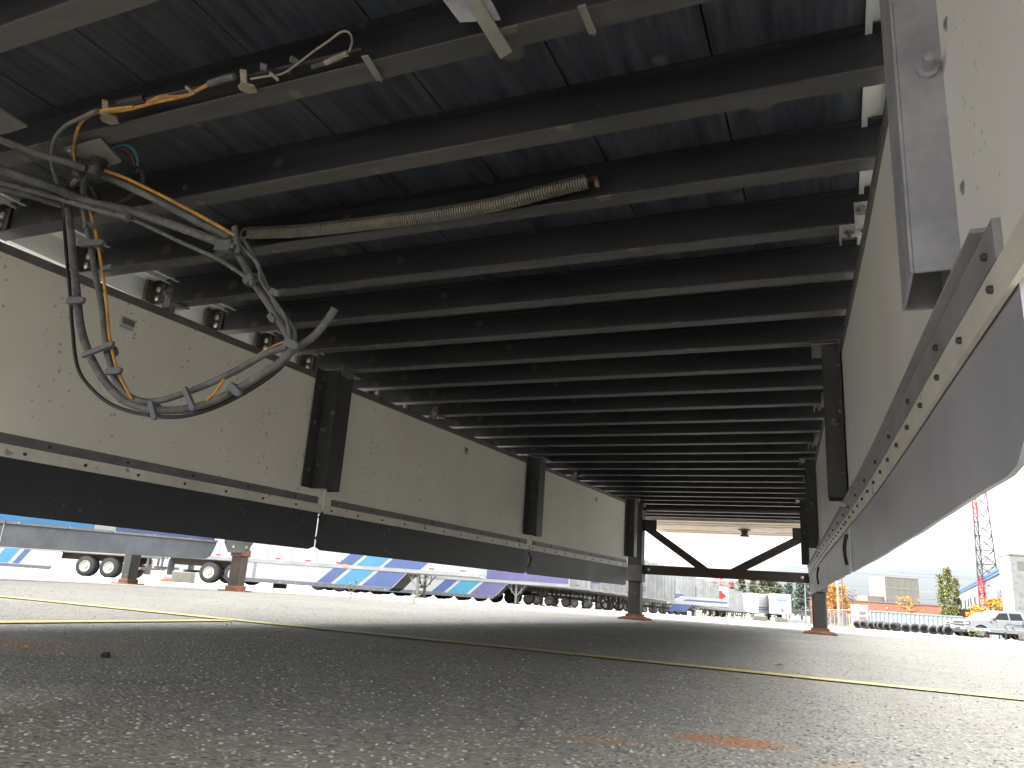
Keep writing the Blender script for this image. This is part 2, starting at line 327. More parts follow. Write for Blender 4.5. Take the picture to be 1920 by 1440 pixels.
# ------------------------------------------------------------------ the trailer overhead
ZB, ZF = .953, 1.055          # underside of the cross beams, underside of the floor
XL0, XR0 = -2.41, .235        # inner faces of the two side rails
def XL(Y): return -2.34+.0724*(Y-1.33)
_xr = [(-1, .262), (.4,.184),(1.0,.152),(1.47,.129),(2.0,.101),(2.8,.05),(3.9,-.024),(5.23,-.111),(6.4,-.185),(7.6,-.262)]
def XR(Y):
    Y = min(max(Y, _xr[0][0]), _xr[-1][0]-1e-6)
    for i in range(len(_xr)-1):
        (a, p), (b, q) = _xr[i], _xr[i+1]
        if Y <= b:
            def sl_(j):
                lo, hi = max(j-1, 0), min(j+1, len(_xr)-1); return (_xr[hi][1]-_xr[lo][1])/(_xr[hi][0]-_xr[lo][0])
            t = (Y-a)/(b-a); h = b-a
            return (2*t**3-3*t*t+1)*p+(t**3-2*t*t+t)*h*sl_(i)+(3*t*t-2*t**3)*q+(t**3-t*t)*h*sl_(i+1)
    return _xr[-1][1]
T = empty('semi_trailer', (0, 0, 0), 0, 'semi trailer overhead, seen from underneath: dark cross beams, floor boards, white inner side skirts', 'trailer')
TX = -1.09
# cross beams (I section), shared mesh
bx0, bx1 = -2.375, .2; hw = .0245
ib = MB()
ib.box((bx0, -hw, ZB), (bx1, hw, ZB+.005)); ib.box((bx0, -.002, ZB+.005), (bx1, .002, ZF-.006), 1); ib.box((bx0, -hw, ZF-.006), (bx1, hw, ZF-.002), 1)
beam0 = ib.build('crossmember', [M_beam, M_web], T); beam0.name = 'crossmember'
clipL = MB(); clipL.box((bx0-.018, -.05, ZB+.012), (bx0-.003, .028, ZF-.004)); clipL.prism([(0,0),(.05,0),(.05,.075),(0,.075)], (bx0-.003, -.007, ZB+.018), (1,0,0), (0,0,1), (0,-.004,0))
clipR = MB(); clipR.box((bx1+.003, -.05, ZB+.012), (bx1+.018, .028, ZF-.004)); clipR.box((bx1-.05, -.011, ZB+.018), (bx1+.003, -.007, ZF-.01))
clm = (clipL.mesh('end_clip', M_clip), clipR.mesh('end_clip', M_clip))
bo = MB()
for dz in (.03, .065): bo.lathe((0, -.0115, ZB+dz), (0, -1, 0), [(0, .012), (.008, .012), (.012, .006)], 10)
bom = bo.mesh('bolt', M_bright, True)
for n in range(-10, 26):
    Y = 1.329+.305*n
    if n == -10: b = beam0
    else: b = beam0.copy(); link(b, T)
    b.location = (0, Y, 0)
    if -3 <= n <= 16:
        for k, me in enumerate(clm):
            c = bpy.data.objects.new('end_clip', me); link(c, b)
            for_b = bpy.data.objects.new('bolt', bom); link(for_b, b); for_b.location = (bx0+.022, 0, 0) if k == 0 else (bx1-.022, 0, 0)
# floor boards with grooves between them
edges = [-2.272, -2.01, -1.707, -1.404, -1.101, -.798, -.495, -.192, .088]
for a, b in zip(edges, edges[1:]):
    m = MB(); m.box((a+.002, -1.95, ZF), (b-.002, 9.1, ZF+.03)); o = m.build('floor_board', M_board, T, bevel=.0015)
m = MB(); m.box((-2.272, -1.95, ZF+.03), (.088, 9.1, ZF+.033)); m.build('floor_skin', M_dark, T)
# side rails with an inner ledge
for s, x in ((-1, XL0), (1, XR0)):
    m = MB(); m.box((min(x, x+s*.03), -2.0, .975), (max(x, x+s*.03), 10.9, 1.33))
    e = -2.27 if s < 0 else .086
    m.box((min(e, x), -2.0, ZF+.004), (max(e, x), 10.9, ZF+.012)); m.box((min(e, e+s*.012), -2.0, ZF-.008), (max(e, e+s*.012), 9.1, ZF+.004))
    m.box((min(e+s*.045, e+s*.05), -2.0, ZF-.012), (max(e+s*.045, e+s*.05), 9.1, ZF+.004))
    r = m.build('side_rail', M_alu, T)
    if s > 0: continue
    t = MB()
    for k in range(26): t.box((min(e+s*.02, e+s*.036), -1+k*.3, ZF+.0025), (max(e+s*.02, e+s*.036), -1+k*.3+.18, ZF+.0038))
    t.build('red_tape', mat('faded_tape', (.5,.3,.3), .5), r)
m = MB(); m.box((XL0-.03, -2.0, 1.33), (XL0-.005, 10.9, 4.0)); m.box((XR0+.005, -2.0, 1.33), (XR0+.03, 10.9, 4.0)); m.box((XL0-.005, -2.0, 3.96), (XR0+.005, 10.9, 4.0))
m.box((XL0-.005, 10.86, 1.07), (XR0+.005, 10.9, 3.96)); m.box((XL0-.005, -2.0, 1.07), (XR0+.005, -1.96, 3.96))
m.build('cargo_body', M_white, T)
# front coupler plate with kingpin
m = MB(); m.box((-2.3, 9.12, .935), (.12, 10.86, .95)); m.box((-2.3, 9.12, .95), (.12, 9.16, 1.06)); m.box((-2.3, 10.82, .95), (.12, 10.86, 1.07))
for y in (9.35, 9.6, 10.35, 10.6): m.box((-2.2, y, .929), (.02, y+.02, .934))
cp = m.build('coupler_plate', M_coupler, T)
m = MB(); m.lathe((TX, 9.98, .934), (0,0,-1), [(0,.075),(.012,.075),(.014,.045),(.04,.045),(.042,.036),(.07,.036),(.072,.055),(.09,.055)], 20); m.build('kingpin', M_leg, cp, True)
m = MB(); m.lathe((TX, 9.98, .9335), (0,0,-1), [(0,.48),(.0015,.475)], 40); m.build('worn_grease_ring', mat('worn_ring', (.5,.46,.42), .5, .3, col2=(.2,.14,.1), scale=5), cp)

# side skirts: panels between posts, each with strips, batten, flap and bolts
def sheet(name, fx, y0, y1, z0, z1, th, m, parent, side, n=30, off=0., corner=0, wave=0., smooth=True, hangz=None, corner2=0):
    """vertical sheet following the skirt's plan curve; th grows to the inside (towards the trailer middle)"""
    b = MB(); rows = 8 if (wave or corner or corner2) else 2; cols = n
    P = []
    for face in (0, 1):
        for i in range(cols+1):
            y = y0+(y1-y0)*i/cols
            for j in range(rows):
                t = j/(rows-1); z = z1+(z0-z1)*t; yy = y
                if corner and (y-y0) < corner:          # rounded lower corner at the y0 end
                    q = 1-(y-y0)/corner; zb = z0+corner*(1-math.sqrt(max(0, 1-q*q))); z = z1+(zb-z1)*t
                if corner2 and (y1-y) < corner2:
                    q = 1-(y1-y)/corner2; zb = z0+corner2*(1-math.sqrt(max(0, 1-q*q))); z = z1+(zb-z1)*t
                wv = wave*t*(math.sin(y*9.1+1.3)+.6*math.sin(y*23.0+.4))*.5
                x = fx(yy)-side*(off+(th if face else 0))+wv
                P.append((x, yy, z))
    k = (cols+1)*rows; fs = []
    for f in (0, 1):
        for i in range(cols):
            for j in range(rows-1):
                q = [f*k+i*rows+j, f*k+i*rows+j+1, f*k+(i+1)*rows+j+1, f*k+(i+1)*rows+j]; fs.append(tuple(q if f else q[::-1]))
    for i in range(cols):
        fs.append((i*rows, (i+1)*rows, k+(i+1)*rows, k+i*rows)); a = i*rows+rows-1; c = (i+1)*rows+rows-1; fs.append((a, k+a, k+c, c))
    for j in range(rows-1):
        fs.append((j, k+j, k+j+1, j+1)); a = cols*rows+j; fs.append((a, a+1, k+a+1, k+a))
    b.add(P, fs)
    return b.build(name, m, parent, smooth=True)
btm = MB(); btm.lathe((0,0,0), (1,0,0), [(0,.006),(.004,.006),(.005,.003)], 8); M_btn = mat('dark_rivet', (.09,.085,.08), .5, .5)
boltm = {1: None, -1: None}
for s in (1, -1):
    q = MB(); k_ = .0055 if s < 0 else .0042; q.lathe((0,0,0), (-s,0,0), [(0,k_),(.004,k_),(.0055,.6*k_)], 10); boltm[s] = q.mesh('rivet', M_btn, True)
def rivet(fx, side, y, z, off, parent, big=1):
    o = bpy.data.objects.new('rivet', boltm[side]); link(o, parent); o.location = (fx(y)-side*off, y, z); o.scale = (big,)*3
def skirt(fx, side, y0, y1, left_end=False, grey_from=None, flap_from=None, last=False):
    p = sheet('skirt_panel', fx, y0, y1, .296, .90, .012, M_panel if side < 0 else M_panelr, T, side)
    sheet('top_strip', fx, y0, y1-.06, .897, .925, .007, M_strip, p, side, off=.0125)
    ga = grey_from if grey_from is not None else y0+.05
    fa = flap_from if flap_from is not None else y0-.012
    sheet('lower_angle', fx, ga, y1-.045, .327, .358 if side < 0 else .368, .007, M_strip if side < 0 else M_angle, p, side, off=.0125, corner=0)
    if side > 0: sheet('angle_lip', fx, ga+.03, y1-.05,   .3685, .3735, .018, M_angle, p, side, off=.0125)
    sheet('lower_batten', fx, y0+.004, y1-.012, .288, .326, .006, M_batten, p, side, off=.0125)
    sheet('rubber_flap', fx, fa, y1-.02, .12 if side < 0 else .137, .31, .006, M_rubber if side < 0 else M_rubber2, p, side, n=60, off=.004, corner=.10 if flap_from is not None else .012, corner2=.014, wave=.004 if side > 0 and y0 > 2.5 else .0015)
    y = max(y0, fa)+.05
    while y < y1-.03:
        rivet(fx, side, y, .306, .0185, p); y += .15 if side > 0 else .2
    y = ga+.03
    while y < y1-.06:
        rivet(fx, side, y, .342, .0195, p); y += .28
    return p
for a, b, kw in ((.68, 2.915, {}), (2.92, 5.13, {}), (5.135, 7.32, {'last': True})): skirt(XL, -1, a, b, **kw)
for a, b, kw in ((.22, 2.915, {'grey_from': .76, 'flap_from': .735}), (2.92, 5.2, {}), (5.205, 7.32, {'last': True})): skirt(XR, 1, a, b, **kw)
# fourth short panel beyond the leg on the left, curled black rubber straps at the joints
for s, fx in ((-1, XL), (1, XR)):
    for yj in ((2.87, 5.08) if s < 0 else (2.95, 5.24)):
        k_ = 1 if s < 0 else .3
        c = MB(); pts = [(fx(yj)-s*.03*k_-s*.006, yj, .27), (fx(yj)-s*.045*k_-s*.01, yj+.005, .235), (fx(yj)-s*.048*k_-s*.01, yj, .2), (fx(yj)-s*.03*k_-s*.01, yj-.01, .165)]
        c.tube(spline(pts, 4), .006, 6); c.build('rubber_fold', M_cableblack, T, True)
# small paper stickers under the left top strip
for y, sz in ((1.78, 1), (4.16, .8), (6.43, .7)):
    x = XL(y)+.0125; c = MB(); c.box((x, y-.035*sz, .80), (x+.001, y+.035*sz, .845)); st = c.build('paper_sticker', mat('sticker_paper', (.66,.64,.6), .5), T)
    c = MB(); c.box((x+.001, y-.026*sz, .818), (x+.0018, y+.024*sz, .84)); 
    for k in range(5): c.box((x+.001, y-.03*sz+k*.012, .805), (x+.0016, y-.023*sz+k*.012, .809))
    c.build('printed_block', mat('sticker_ink', (.2,.2,.21), .6), st)
# posts: hollow hat channels hung below the beams, flange bolted to the panel on the near side
def post(fx, side, y, wid, depth, m, zb=.39, ztop=.948, seen_big=False):
    x = fx(y)-side*.013; xi = x-side*depth; t = .004; b = MB()
    def bb(xa, ya, xb, yb, z0=zb, z1=ztop): b.box((min(xa,xb), min(ya,yb), z0), (max(xa,xb), max(ya,yb), z1))
    bb(x, y-.075, x-side*t, y-t-.001)                     # bolted flange
    bb(x, y, xi+side*t*1.02, y-t)                            # web facing the rear
    bb(xi, y-t, xi+side*t, y+wid)                         # inner face
    bb(x, y+wid-t, xi+side*t*1.02, y+wid-.0002)
    o = b.build('skirt_post', m, T, bevel=.0012)
    for z in (.47, .69, .86):
        c = MB(); c.lathe((x-side*t, y-.045, z), (-side,0,0), [(0,.009),(.007,.009),(.01,.004)], 6); c.build('bolt', M_bright if seen_big else M_strip, o, True)
    c = MB(); c.lathe((x-side*depth*.45, y-t, .66), (0,-1,0), [(0,.013),(.006,.013),(.0065,.007),(.028,.007),(.03,.004)], 8)
    c.build('bolt', M_galv if seen_big else M_strip, o, True)
    c = MB(); bb2 = (min(x+side*.02, xi-side*.03), max(x+side*.02, xi-side*.03))
    c.box((bb2[0], y-.03, .945), (bb2[1], y+wid+.02, .951)); c.box((xi-side*.034 if side>0 else xi+.03, y-.03, .915), (xi-side*.03 if side>0 else xi+.034, y+wid*.4, .951))
    c.build('clamp_bracket', M_strip, o)
    return o
post(lambda y: XR(y)+.014, 1, .93, .125, .066, M_galv, seen_big=True)
for y in (2.82, 5.08, 7.28): post(XL, -1, y, .115, .075, M_post)
for y in (2.87, 5.18, 7.2): post(XR, 1, y, .115, .062, M_post)
# adjuster brackets clamped to beam ends along the skirt tops
def adjuster(fx, side, n, m):
    Y = 1.329+.305*n; x = fx(Y)-side*.03; b = MB()
    b.box((x-.035, Y-.03, ZB-.007), (x+.035, Y+.035, ZB-.001)); b.box((x-.004, Y-.055, ZB-.03), (x+.03, Y-.05, ZB+.045)); b.box((x-.04, Y-.03, ZB-.03), (x-.035, Y+.03, ZB-.001))
    o = b.build('clamp_plate', m, T, bevel=.001)
    c = MB(); c.lathe((x+.013, Y-.055, ZB+.02), (0,-1,0), [(0,.014),(.005,.014),(.006,.008),(.018,.008)], 6)
    c.build('bolt', M_strip, o, True)
    c = MB(); c.lathe((x-.015, Y, ZB-.007), (0,0,-1), [(0,.012),(.006,.012),(.007,.006),(.02,.006)], 6); c.build('bolt', M_strip, o, True)
    c = MB(); c.lathe((x+.02, Y, ZB-.007), (0,0,-1), [(0,.01),(.006,.01)], 6); c.build('bolt', M_strip, o, True)
M_galvb = mat('bright_galvanised', (.5,.5,.48), .4, .4, var=.35, scale=30)
adjuster(XR, 1, 2, M_galvb)
for n in (8, 11, 15): adjuster(XR, 1, n, M_strip)
for n in (2, 8, 15): adjuster(XL, -1, n, M_strip)

# landing legs and their brace
def leg(x, y, parent, zg, zt=.95, bracket=False):
    b = MB(); b.box((x-.071, y-.071, .18), (x+.071, y+.071, zt)); o = b.build('landing_leg', M_legup, parent, bevel=.008)
    c = MB(); c.box((x-.08, y-.08, .17), (x+.08, y+.08, .33)); c.build('collar', mat('collar_steel', (.13,.11,.09), .6, .2, var=.4, scale=8), o, bevel=.006)
    c = MB(); c.box((x-.062, y-.062, zg+.05), (x+.062, y+.062, .17)); c.build('inner_tube', M_leg, o, bevel=.012)
    c = MB(); c.box((x-.078, y-.078, zg+.02), (x+.078, y+.078, zg+.055)); c.add([(x-.14,y-.12,zg+.014),(x+.14,y-.12,zg+.014),(x+.14,y+.12,zg+.014),(x-.14,y+.12,zg+.014),(x-.09,y-.09,zg+.032),(x+.09,y-.09,zg+.032),(x+.09,y+.09,zg+.032),(x-.09,y+.09,zg+.032)], [(0,3,2,1),(4,5,6,7),(0,1,5,4),(1,2,6,5),(2,3,7,6),(3,0,4,7)])
    c.box((x-.145, y-.125, zg), (x+.145, y+.125, zg+.013)); c.build('foot_plate', M_rust, o, bevel=.004)
    return o
LX, RX, LY = -1.89, -.19, 7.65
ll = leg(LX, LY, T, gz(LX, LY)); rl = leg(RX, LY, T, gz(RX, LY))
for x, s in ((LX, -1), (RX, 1)):
    b = MB(); b.prism([(0,0),(.2*s,.0),(.12*s,-.25),(0.0,-.55)], (x+s*.071, LY-.05, .95), (1,0,0), (0,0,1), (0,.006,0)); b.build('leg_gusset', M_legup, T)
b = MB(); b.box((LX+.073, LY-.025, .245), (RX-.073, LY+.025, .335)); br = b.build('leg_brace', M_under, T, bevel=.004)
for x in (LX+.14, RX-.14):
    b = MB(); b.lathe((x, LY-.025, .29), (0,-1,0), [(0,.016),(.01,.016),(.012,.01),(.02,.01)], 6); b.build('bolt', M_bright, br)
for p, q in (((LX+.08, LY, .72), (LX+.70, LY, .3)), ((RX-.08, LY, .68), (RX-.77, LY, .3))):
    b = MB(); b.bar(p, q, .044, .07); b.build('diagonal_brace', M_under, T, bevel=.003)
    b = MB(); s = 1 if q[0] > p[0] else -1; b.box((min(p[0]-s*.01, p[0]+s*.13), LY-.032, p[2]-.05), (max(p[0]-s*.01, p[0]+s*.13), LY-.027, p[2]+.06)); b.build('brace_tab', M_legup, T)
b = MB(); b.tube([(LX+.07, LY, .89), (LX+.3, LY, .9), (RX-.3, LY, .9), (RX-.07, LY, .89)], .018, 10); b.build('gear_shaft', M_under, T, True)
# strap and plates hanging from the second beam, hook clips over flanges
b = MB(); p0 = Vector((-.71, .93, 1.02)); p1 = onz(950, 104, .925)
b.bar(onz(868, -30, 1.0), p1, .03, .004); b.build('hanging_strap', M_plateb, T, bevel=.001)
b = MB(); A = onz(830, 0, .99); B = onz(862, 42, .965); C2 = onz(938, 38, .965); D = onz(915, -10, .99)
b.add([A, B, C2, D]+[v+Vector((0,0,.004)) for v in (A,B,C2,D)], [(0,1,2,3),(7,6,5,4),(0,4,5,1),(1,5,6,2),(2,6,7,3),(3,7,4,0)]); b.build('mounting_plate', M_galv, T)
for (xa, ya, xb, yb) in ((684, 105, 712, 150), (1090, 10, 1112, 62)):
    b = MB(); b.bar(onz(xa, ya, .947), onz(xb, yb, .947), .014, .003); e = onz(xb, yb, .947); b.bar(e, e+Vector((0, .004, .03)), .014, .003); b.build('flange_clip', M_plateb, T)
b = MB(); A = onz(0, 205, .94); B = onz(52, 238, .94); C2 = onz(15, 250, .94); D = onz(-60, 262, .94); D2 = onz(-60, 200, .94)
q = [A, B, C2, D, D2]; b.add(q+[v+Vector((0,0,.004)) for v in q], [(0,1,2,3,4),(9,8,7,6,5)]+[(i, 5+i, 5+(i+1) % 5, (i+1) % 5) for i in range(5)]); b.build('mounting_plate', M_strip, T)
# bolts through the webs, weld marks
for n, x in ((-2, -.85), (-2, -.5), (-1, -1.0), (0, -1.6)):
    b = MB(); b.lathe((x, 1.329+.305*n-.003, 1.0), (0,-1,0), [(0,.007),(.006,.007)], 6); b.build('web_bolt', M_strip, T)
# rear wheels behind the camera
def wheel(parent, x, y, z, ax=(1,0,0), r=.5, wd=.26, rim=M_rim, tyre=M_tyre, n=28, hub=True):
    ax = Vector(ax).normalized(); b = MB()
    b.lathe((x,y,z), ax, [(-wd/2,r*.58),(-wd/2,r*.86),(-wd*.42,r*.97),(-wd*.3,r),(wd*.3,r),(wd*.42,r*.97),(wd/2,r*.86),(wd/2,r*.58),(wd*.3,r*.5),(-wd*.3,r*.5)], n, loop=True)
    o = b.build('tyre', tyre, parent, True)
    if hub:
        for s in (1, -1):
            b = MB(); b.lathe(Vector((x,y,z))+ax*s*wd*.2, ax*s, [(0,r*.57),(wd*.26,r*.57),(wd*.27,r*.52),(wd*.1,r*.45),(wd*.08,r*.26),(wd*.27,r*.2),(wd*.29,r*.08)], n); b.build('rim', rim, o, True)
    return o

# ------------------------------------------------------------------ hoses, cables and spring under the floor
def hp(x, y, Y=1.2, zc=.925):
    P = ony(x, y, Y)
    if P.z > zc: P = onz(x, y, zc)
    return P
HB = empty('hose_bundle', hp(300, 500), 0, 'dusty black air hoses and orange cable tied together, drooping in loops under the beams', 'hose bundle')
HB.location = (0, 0, 0)
def hose(name, pts, px, m, parent=HB, Y=1.2, n=10, corr=False, zc=.925):
    P = spline([hp(x, y, Y, zc) for x, y in pts], 6); mid = P[len(P)//2]; r = px/2*dep(mid)/F
    b = MB()
    if corr:
        Q = []; rr = []
        for i in range(len(P)-1):
            k = max(2, int((P[i+1]-P[i]).length/(r*.55)))
            for j in range(k): Q.append(P[i].lerp(P[i+1], j/k)); rr.append(r*(1.0 if len(Q) % 2 else .8))
        b.tube(Q, rr, n)
    else: b.tube(P, r, n)
    return b.build(name, m, parent, True)
hose('air_hose', [(170,318),(135,345),(128,385),(133,440),(138,490),(145,560),(152,615),(166,660),(190,705),(225,745),(260,762),(295,769),(340,768),(390,757),(440,733),(490,703),(530,676),(550,650)], 15, M_hose)
hose('air_hose', [(160,330),(124,360),(120,400),(124,470),(131,545),(136,620),(146,690),(176,733),(216,762),(280,779),(340,781),(400,765),(460,736),(520,695),(553,655)], 7, M_cableblack, Y=1.21)
hose('air_hose', [(158,325),(156,385),(168,450),(180,520),(190,570),(197,630),(207,685),(222,722),(245,744),(275,753),(312,748),(352,735),(402,715),(452,690),(500,663),(538,650)], 12, M_hose, Y=1.19)
hose('orange_cable', [(150,322),(162,370),(178,430),(190,495),(199,560),(204,620),(214,672),(230,715),(248,748)], 5.5, M_orange, Y=1.18)
hose('orange_cable', [(386,752),(405,733),(425,705),(445,690),(480,668),(515,648),(545,638)], 5, M_orange, Y=1.19)
hose('air_hose', [(178,322),(225,342),(300,378),(370,415),(432,446)], 15, M_hose, Y=1.19)
hose('orange_cable', [(192,318),(240,336),(310,370),(380,407),(440,441)], 6.5, M_orange, Y=1.16)
hose('air_hose', [(-40,246),(0,262),(70,288),(130,306),(158,316)], 13, M_hose, Y=1.12, zc=.91)
hose('air_hose', [(-40,298),(0,318),(95,350),(165,378),(245,396),(330,424),(400,450),(428,462)], 16, M_hose, Y=1.17, zc=.9)
hose('air_hose', [(-40,328),(0,342),(70,360),(130,378),(200,398),(240,407)], 11, M_hose, Y=1.15, zc=.9)
hose('air_hose', [(238,406),(285,428),(333,451),(375,470),(417,490),(467,524)], 8, M_hose, Y=1.17)
hose('spiral_conduit', [(-40,345),(0,354),(50,366),(120,387)], 12, M_hose, Y=1.3, corr=True, zc=.93)
hose('air_hose', [(430,450),(452,486),(476,528),(505,572),(530,612),(548,645)], 15, M_hose)
hose('air_hose', [(444,440),(462,458),(482,495),(500,535),(520,578),(550,615),(552,640)], 8, M_hose, Y=1.18)
hose('air_hose', [(440,448),(470,480),(486,498),(488,525),(512,560),(535,595),(545,640)], 6, M_hose, Y=1.17)
hose('air_hose', [(546,655),(562,648),(585,633),(603,614),(616,597),(628,578)], 15, M_hose, Y=1.22)
hose('black_cable', [(152,320),(130,340),(125,380),(120,385)], 9, M_cableblack, Y=1.15)
hose('black_cable', [(165,305),(150,325),(135,350),(128,375)], 9, M_cableblack, Y=1.15)
hose('black_cable', [(108,345),(100,318),(98,290),(104,258),(125,235),(150,222),(182,207)], 8, M_hose, Y=1.1, zc=.94)
hose('orange_cable', [(143,318),(139,285),(142,255),(152,230),(170,215),(200,206),(250,200)], 6, M_orange, Y=1.1, zc=.943)
hose('blue_tube', [(205,280),(220,272),(238,272),(252,284),(258,302),(257,320)], 5, M_blue, Y=1.3, zc=.99)
hose('pink_wire', [(222,277),(236,283),(247,294),(253,312)], 3.5, M_pink, Y=1.3, zc=.992)
hose('black_cable', [(170,345),(185,372),(210,380),(238,372),(262,350),(268,325),(255,315)], 8, M_cableblack, Y=1.25, zc=.96)
# bracket plate with two round connectors
b = MB(); q = [onz(*p, .945) for p in ((118,279),(188,261),(228,304),(186,318),(140,298))]
b.add(q+[v+Vector((0,0,.004)) for v in q], [(0,1,2,3,4),(9,8,7,6,5)]+[(i, 5+i, 5+(i+1) % 5, (i+1) % 5) for i in range(5)]); b.build('bracket_plate', M_plateb, HB)
for x, y, r in ((156,303,.017),(186,300,.021)):
    P = onz(x, y, .944); Q = P+Vector((-.004,-.004,-.045)); b = MB(); b.tube([P, P.lerp(Q,.3), P.lerp(Q,.31), P.lerp(Q,.6), P.lerp(Q,.61), Q], [r,r,r*.85,r*.85,r,r*.7], 12); b.build('connector', M_cableblack, HB, True)
b = MB(); P = onz(130, 281, .944); b.lathe(P, (0,0,-1), [(0,.005),(.004,.004)], 8); b.build('bolt', M_bright, HB)
# cable ties
for (xa, ya, xb, yb, wd) in ((148,457,192,455,9),(128,565,156,563,9),(155,667,210,645,7),(200,697,225,695,9),(283,755,290,782,8),(346,728,362,765,7),(432,722,448,738,9),(224,394,240,410,12),(408,462,436,462,14),(466,520,472,530,14),(508,545,520,551,8),(505,590,512,600,7),(536,640,556,650,10),(194,505,208,500,7),(440,425,446,470,7),(178,420,160,424,7)):
    b = MB(); A = hp(xa, ya, 1.165); B = hp(xb, yb, 1.165); b.bar(A, B, .012*wd/9, .016*wd/9); B2 = hp(xb, yb, 1.155); b.box(B2-Vector((.005,.004,.006)), B2+Vector((.005,.004,.006))); b.build('cable_tie', M_tie, HB, bevel=.0012)
for (x, y) in ((141,565),(290,769),(545,648),(430,455),(208,660),(440,732),(475,525)):
    P = hp(x, y); d = (hp(x+3, y+9)-hp(x-3, y-9)).normalized(); b = MB(); b.lathe(P-d*.006, d, [(0,.0165),(.012,.0165)], 12); b.build('cable_tie', M_tie, HB)
# wiring harness lying on the second beam
WH = empty('wiring_harness', (0,0,0), 0, 'wiring harness with orange cable and connectors clipped along the top of the near cross beam', 'wiring')
def hz(x, y, z=.966): return onz(x, y, z)
def wire(name, pts, px, m, z=.966):
    P = spline([hz(x, y, z) for x, y in pts], 6); r = px/2*dep(P[len(P)//2])/F; b = MB(); b.tube(P, r, 8); return b.build(name, m, WH, True)
wire('orange_cable', [(188,212),(240,205),(290,192),(345,180),(365,172),(405,150)], 7, M_orange)
wire('orange_cable', [(275,190),(310,180),(345,178)], 9, M_orange, .97)
wire('connector', [(392,157),(412,150),(440,143)], 13, M_hose, .965)
wire('conduit', [(150,222),(190,205),(230,196),(285,184),(350,170),(430,152),(520,130),(600,112),(680,92)], 9, M_cableblack, .972)
wire('connector', [(222,196),(232,192),(262,186),(272,183)], 16, M_cableblack, .974)
wire('thin_wire', [(470,148),(500,143),(530,138),(560,118),(590,95),(615,78),(640,60),(655,62),(660,78),(655,96)], 4.5, M_tan, .96)
wire('conduit_clip', [(488,124),(500,127)], 14, M_hose); wire('conduit_clip', [(545,110),(560,118)], 12, M_hose)
wire('connector', [(610,118),(640,104),(652,100)], 11, M_tan, .962); wire('connector', [(585,125),(640,108)], 10, M_hose, .965)
for x, y in ((203,222),(462,164)):
    b = MB(); P = hz(x, y, .948); ps = [hz(x+dx, y+dy, .948) for dx, dy in ((-16,-1),(-8,-8),(14,-2),(20,10),(4,12),(-12,6))]
    b.add(ps+[v+Vector((0,0,.004)) for v in ps], [tuple(range(6)), tuple(reversed(range(6,12)))]+[(i, 6+i, 6+(i+1)%6, (i+1)%6) for i in range(6)])
    b.bar(hz(x-4, y-4, .95), hz(x-6, y-34, .97), .012, .006); b.build('tan_clip', M_tan, WH)
for x, y in ((352,168),(510,142)):
    b = MB(); b.bar(hz(x-4, y-6, .962), hz(x+12, y+8, .952), .008, .003); b.build('metal_clip', M_bright, WH)
# coil spring
SP = empty('coil_spring', (0,0,0), 0, 'long dull coil spring stretched along under the dark cross beams', 'spring')
sp = spline([ony(x, y, 1.585) for x, y in ((468,437),(560,433),(680,420),(800,405),(920,385),(1010,363),(1100,340))], 10)
r = 12*dep(sp[30])/F; b = MB(); Ltot = sum((sp[i+1]-sp[i]).length for i in range(len(sp)-1)); hel = []; turns = 150
import bisect
cum = [0]
for i in range(len(sp)-1): cum.append(cum[-1]+(sp[i+1]-sp[i]).length)
for k in range(turns*8+1):
    s = Ltot*k/(turns*8); i = min(len(sp)-2, max(0, bisect.bisect(cum, s)-1)); P = sp[i].lerp(sp[i+1], (s-cum[i])/max(1e-6, cum[i+1]-cum[i]))
    d = (sp[i+1]-sp[i]).normalized(); u = d.cross(Vector((0,0,1))).normalized(); v = u.cross(d); a = 2*math.pi*k/8
    hel.append(P+(u*math.cos(a)+v*math.sin(a))*r)
b.tube(hel, Ltot/turns*.40, 5); b.build('coil', M_spring, SP, True)
b = MB(); b.tube(sp, r*.72, 8); b.build('coil_shadow_core', M_dark, SP) if False else None
c0 = ony(460, 437, 1.585); b = MB(); b.tube([c0+Vector((math.cos(a)*.017, 0, math.sin(a)*.017)) for a in [2*math.pi*i/16 for i in range(16)]], .003, 6, closed=True); b.build('end_hook', M_spring, SP, True)
c0 = ony(1108, 338, 1.6); b = MB(); b.bar(c0-Vector((.02,0,-.002)), c0+Vector((.015,0,.004)), .008, .008); b.bar(c0+Vector((.012,0,.006)), c0+Vector((.018,0,-.022)), .007, .01); b.build('end_hook', M_rust, SP)
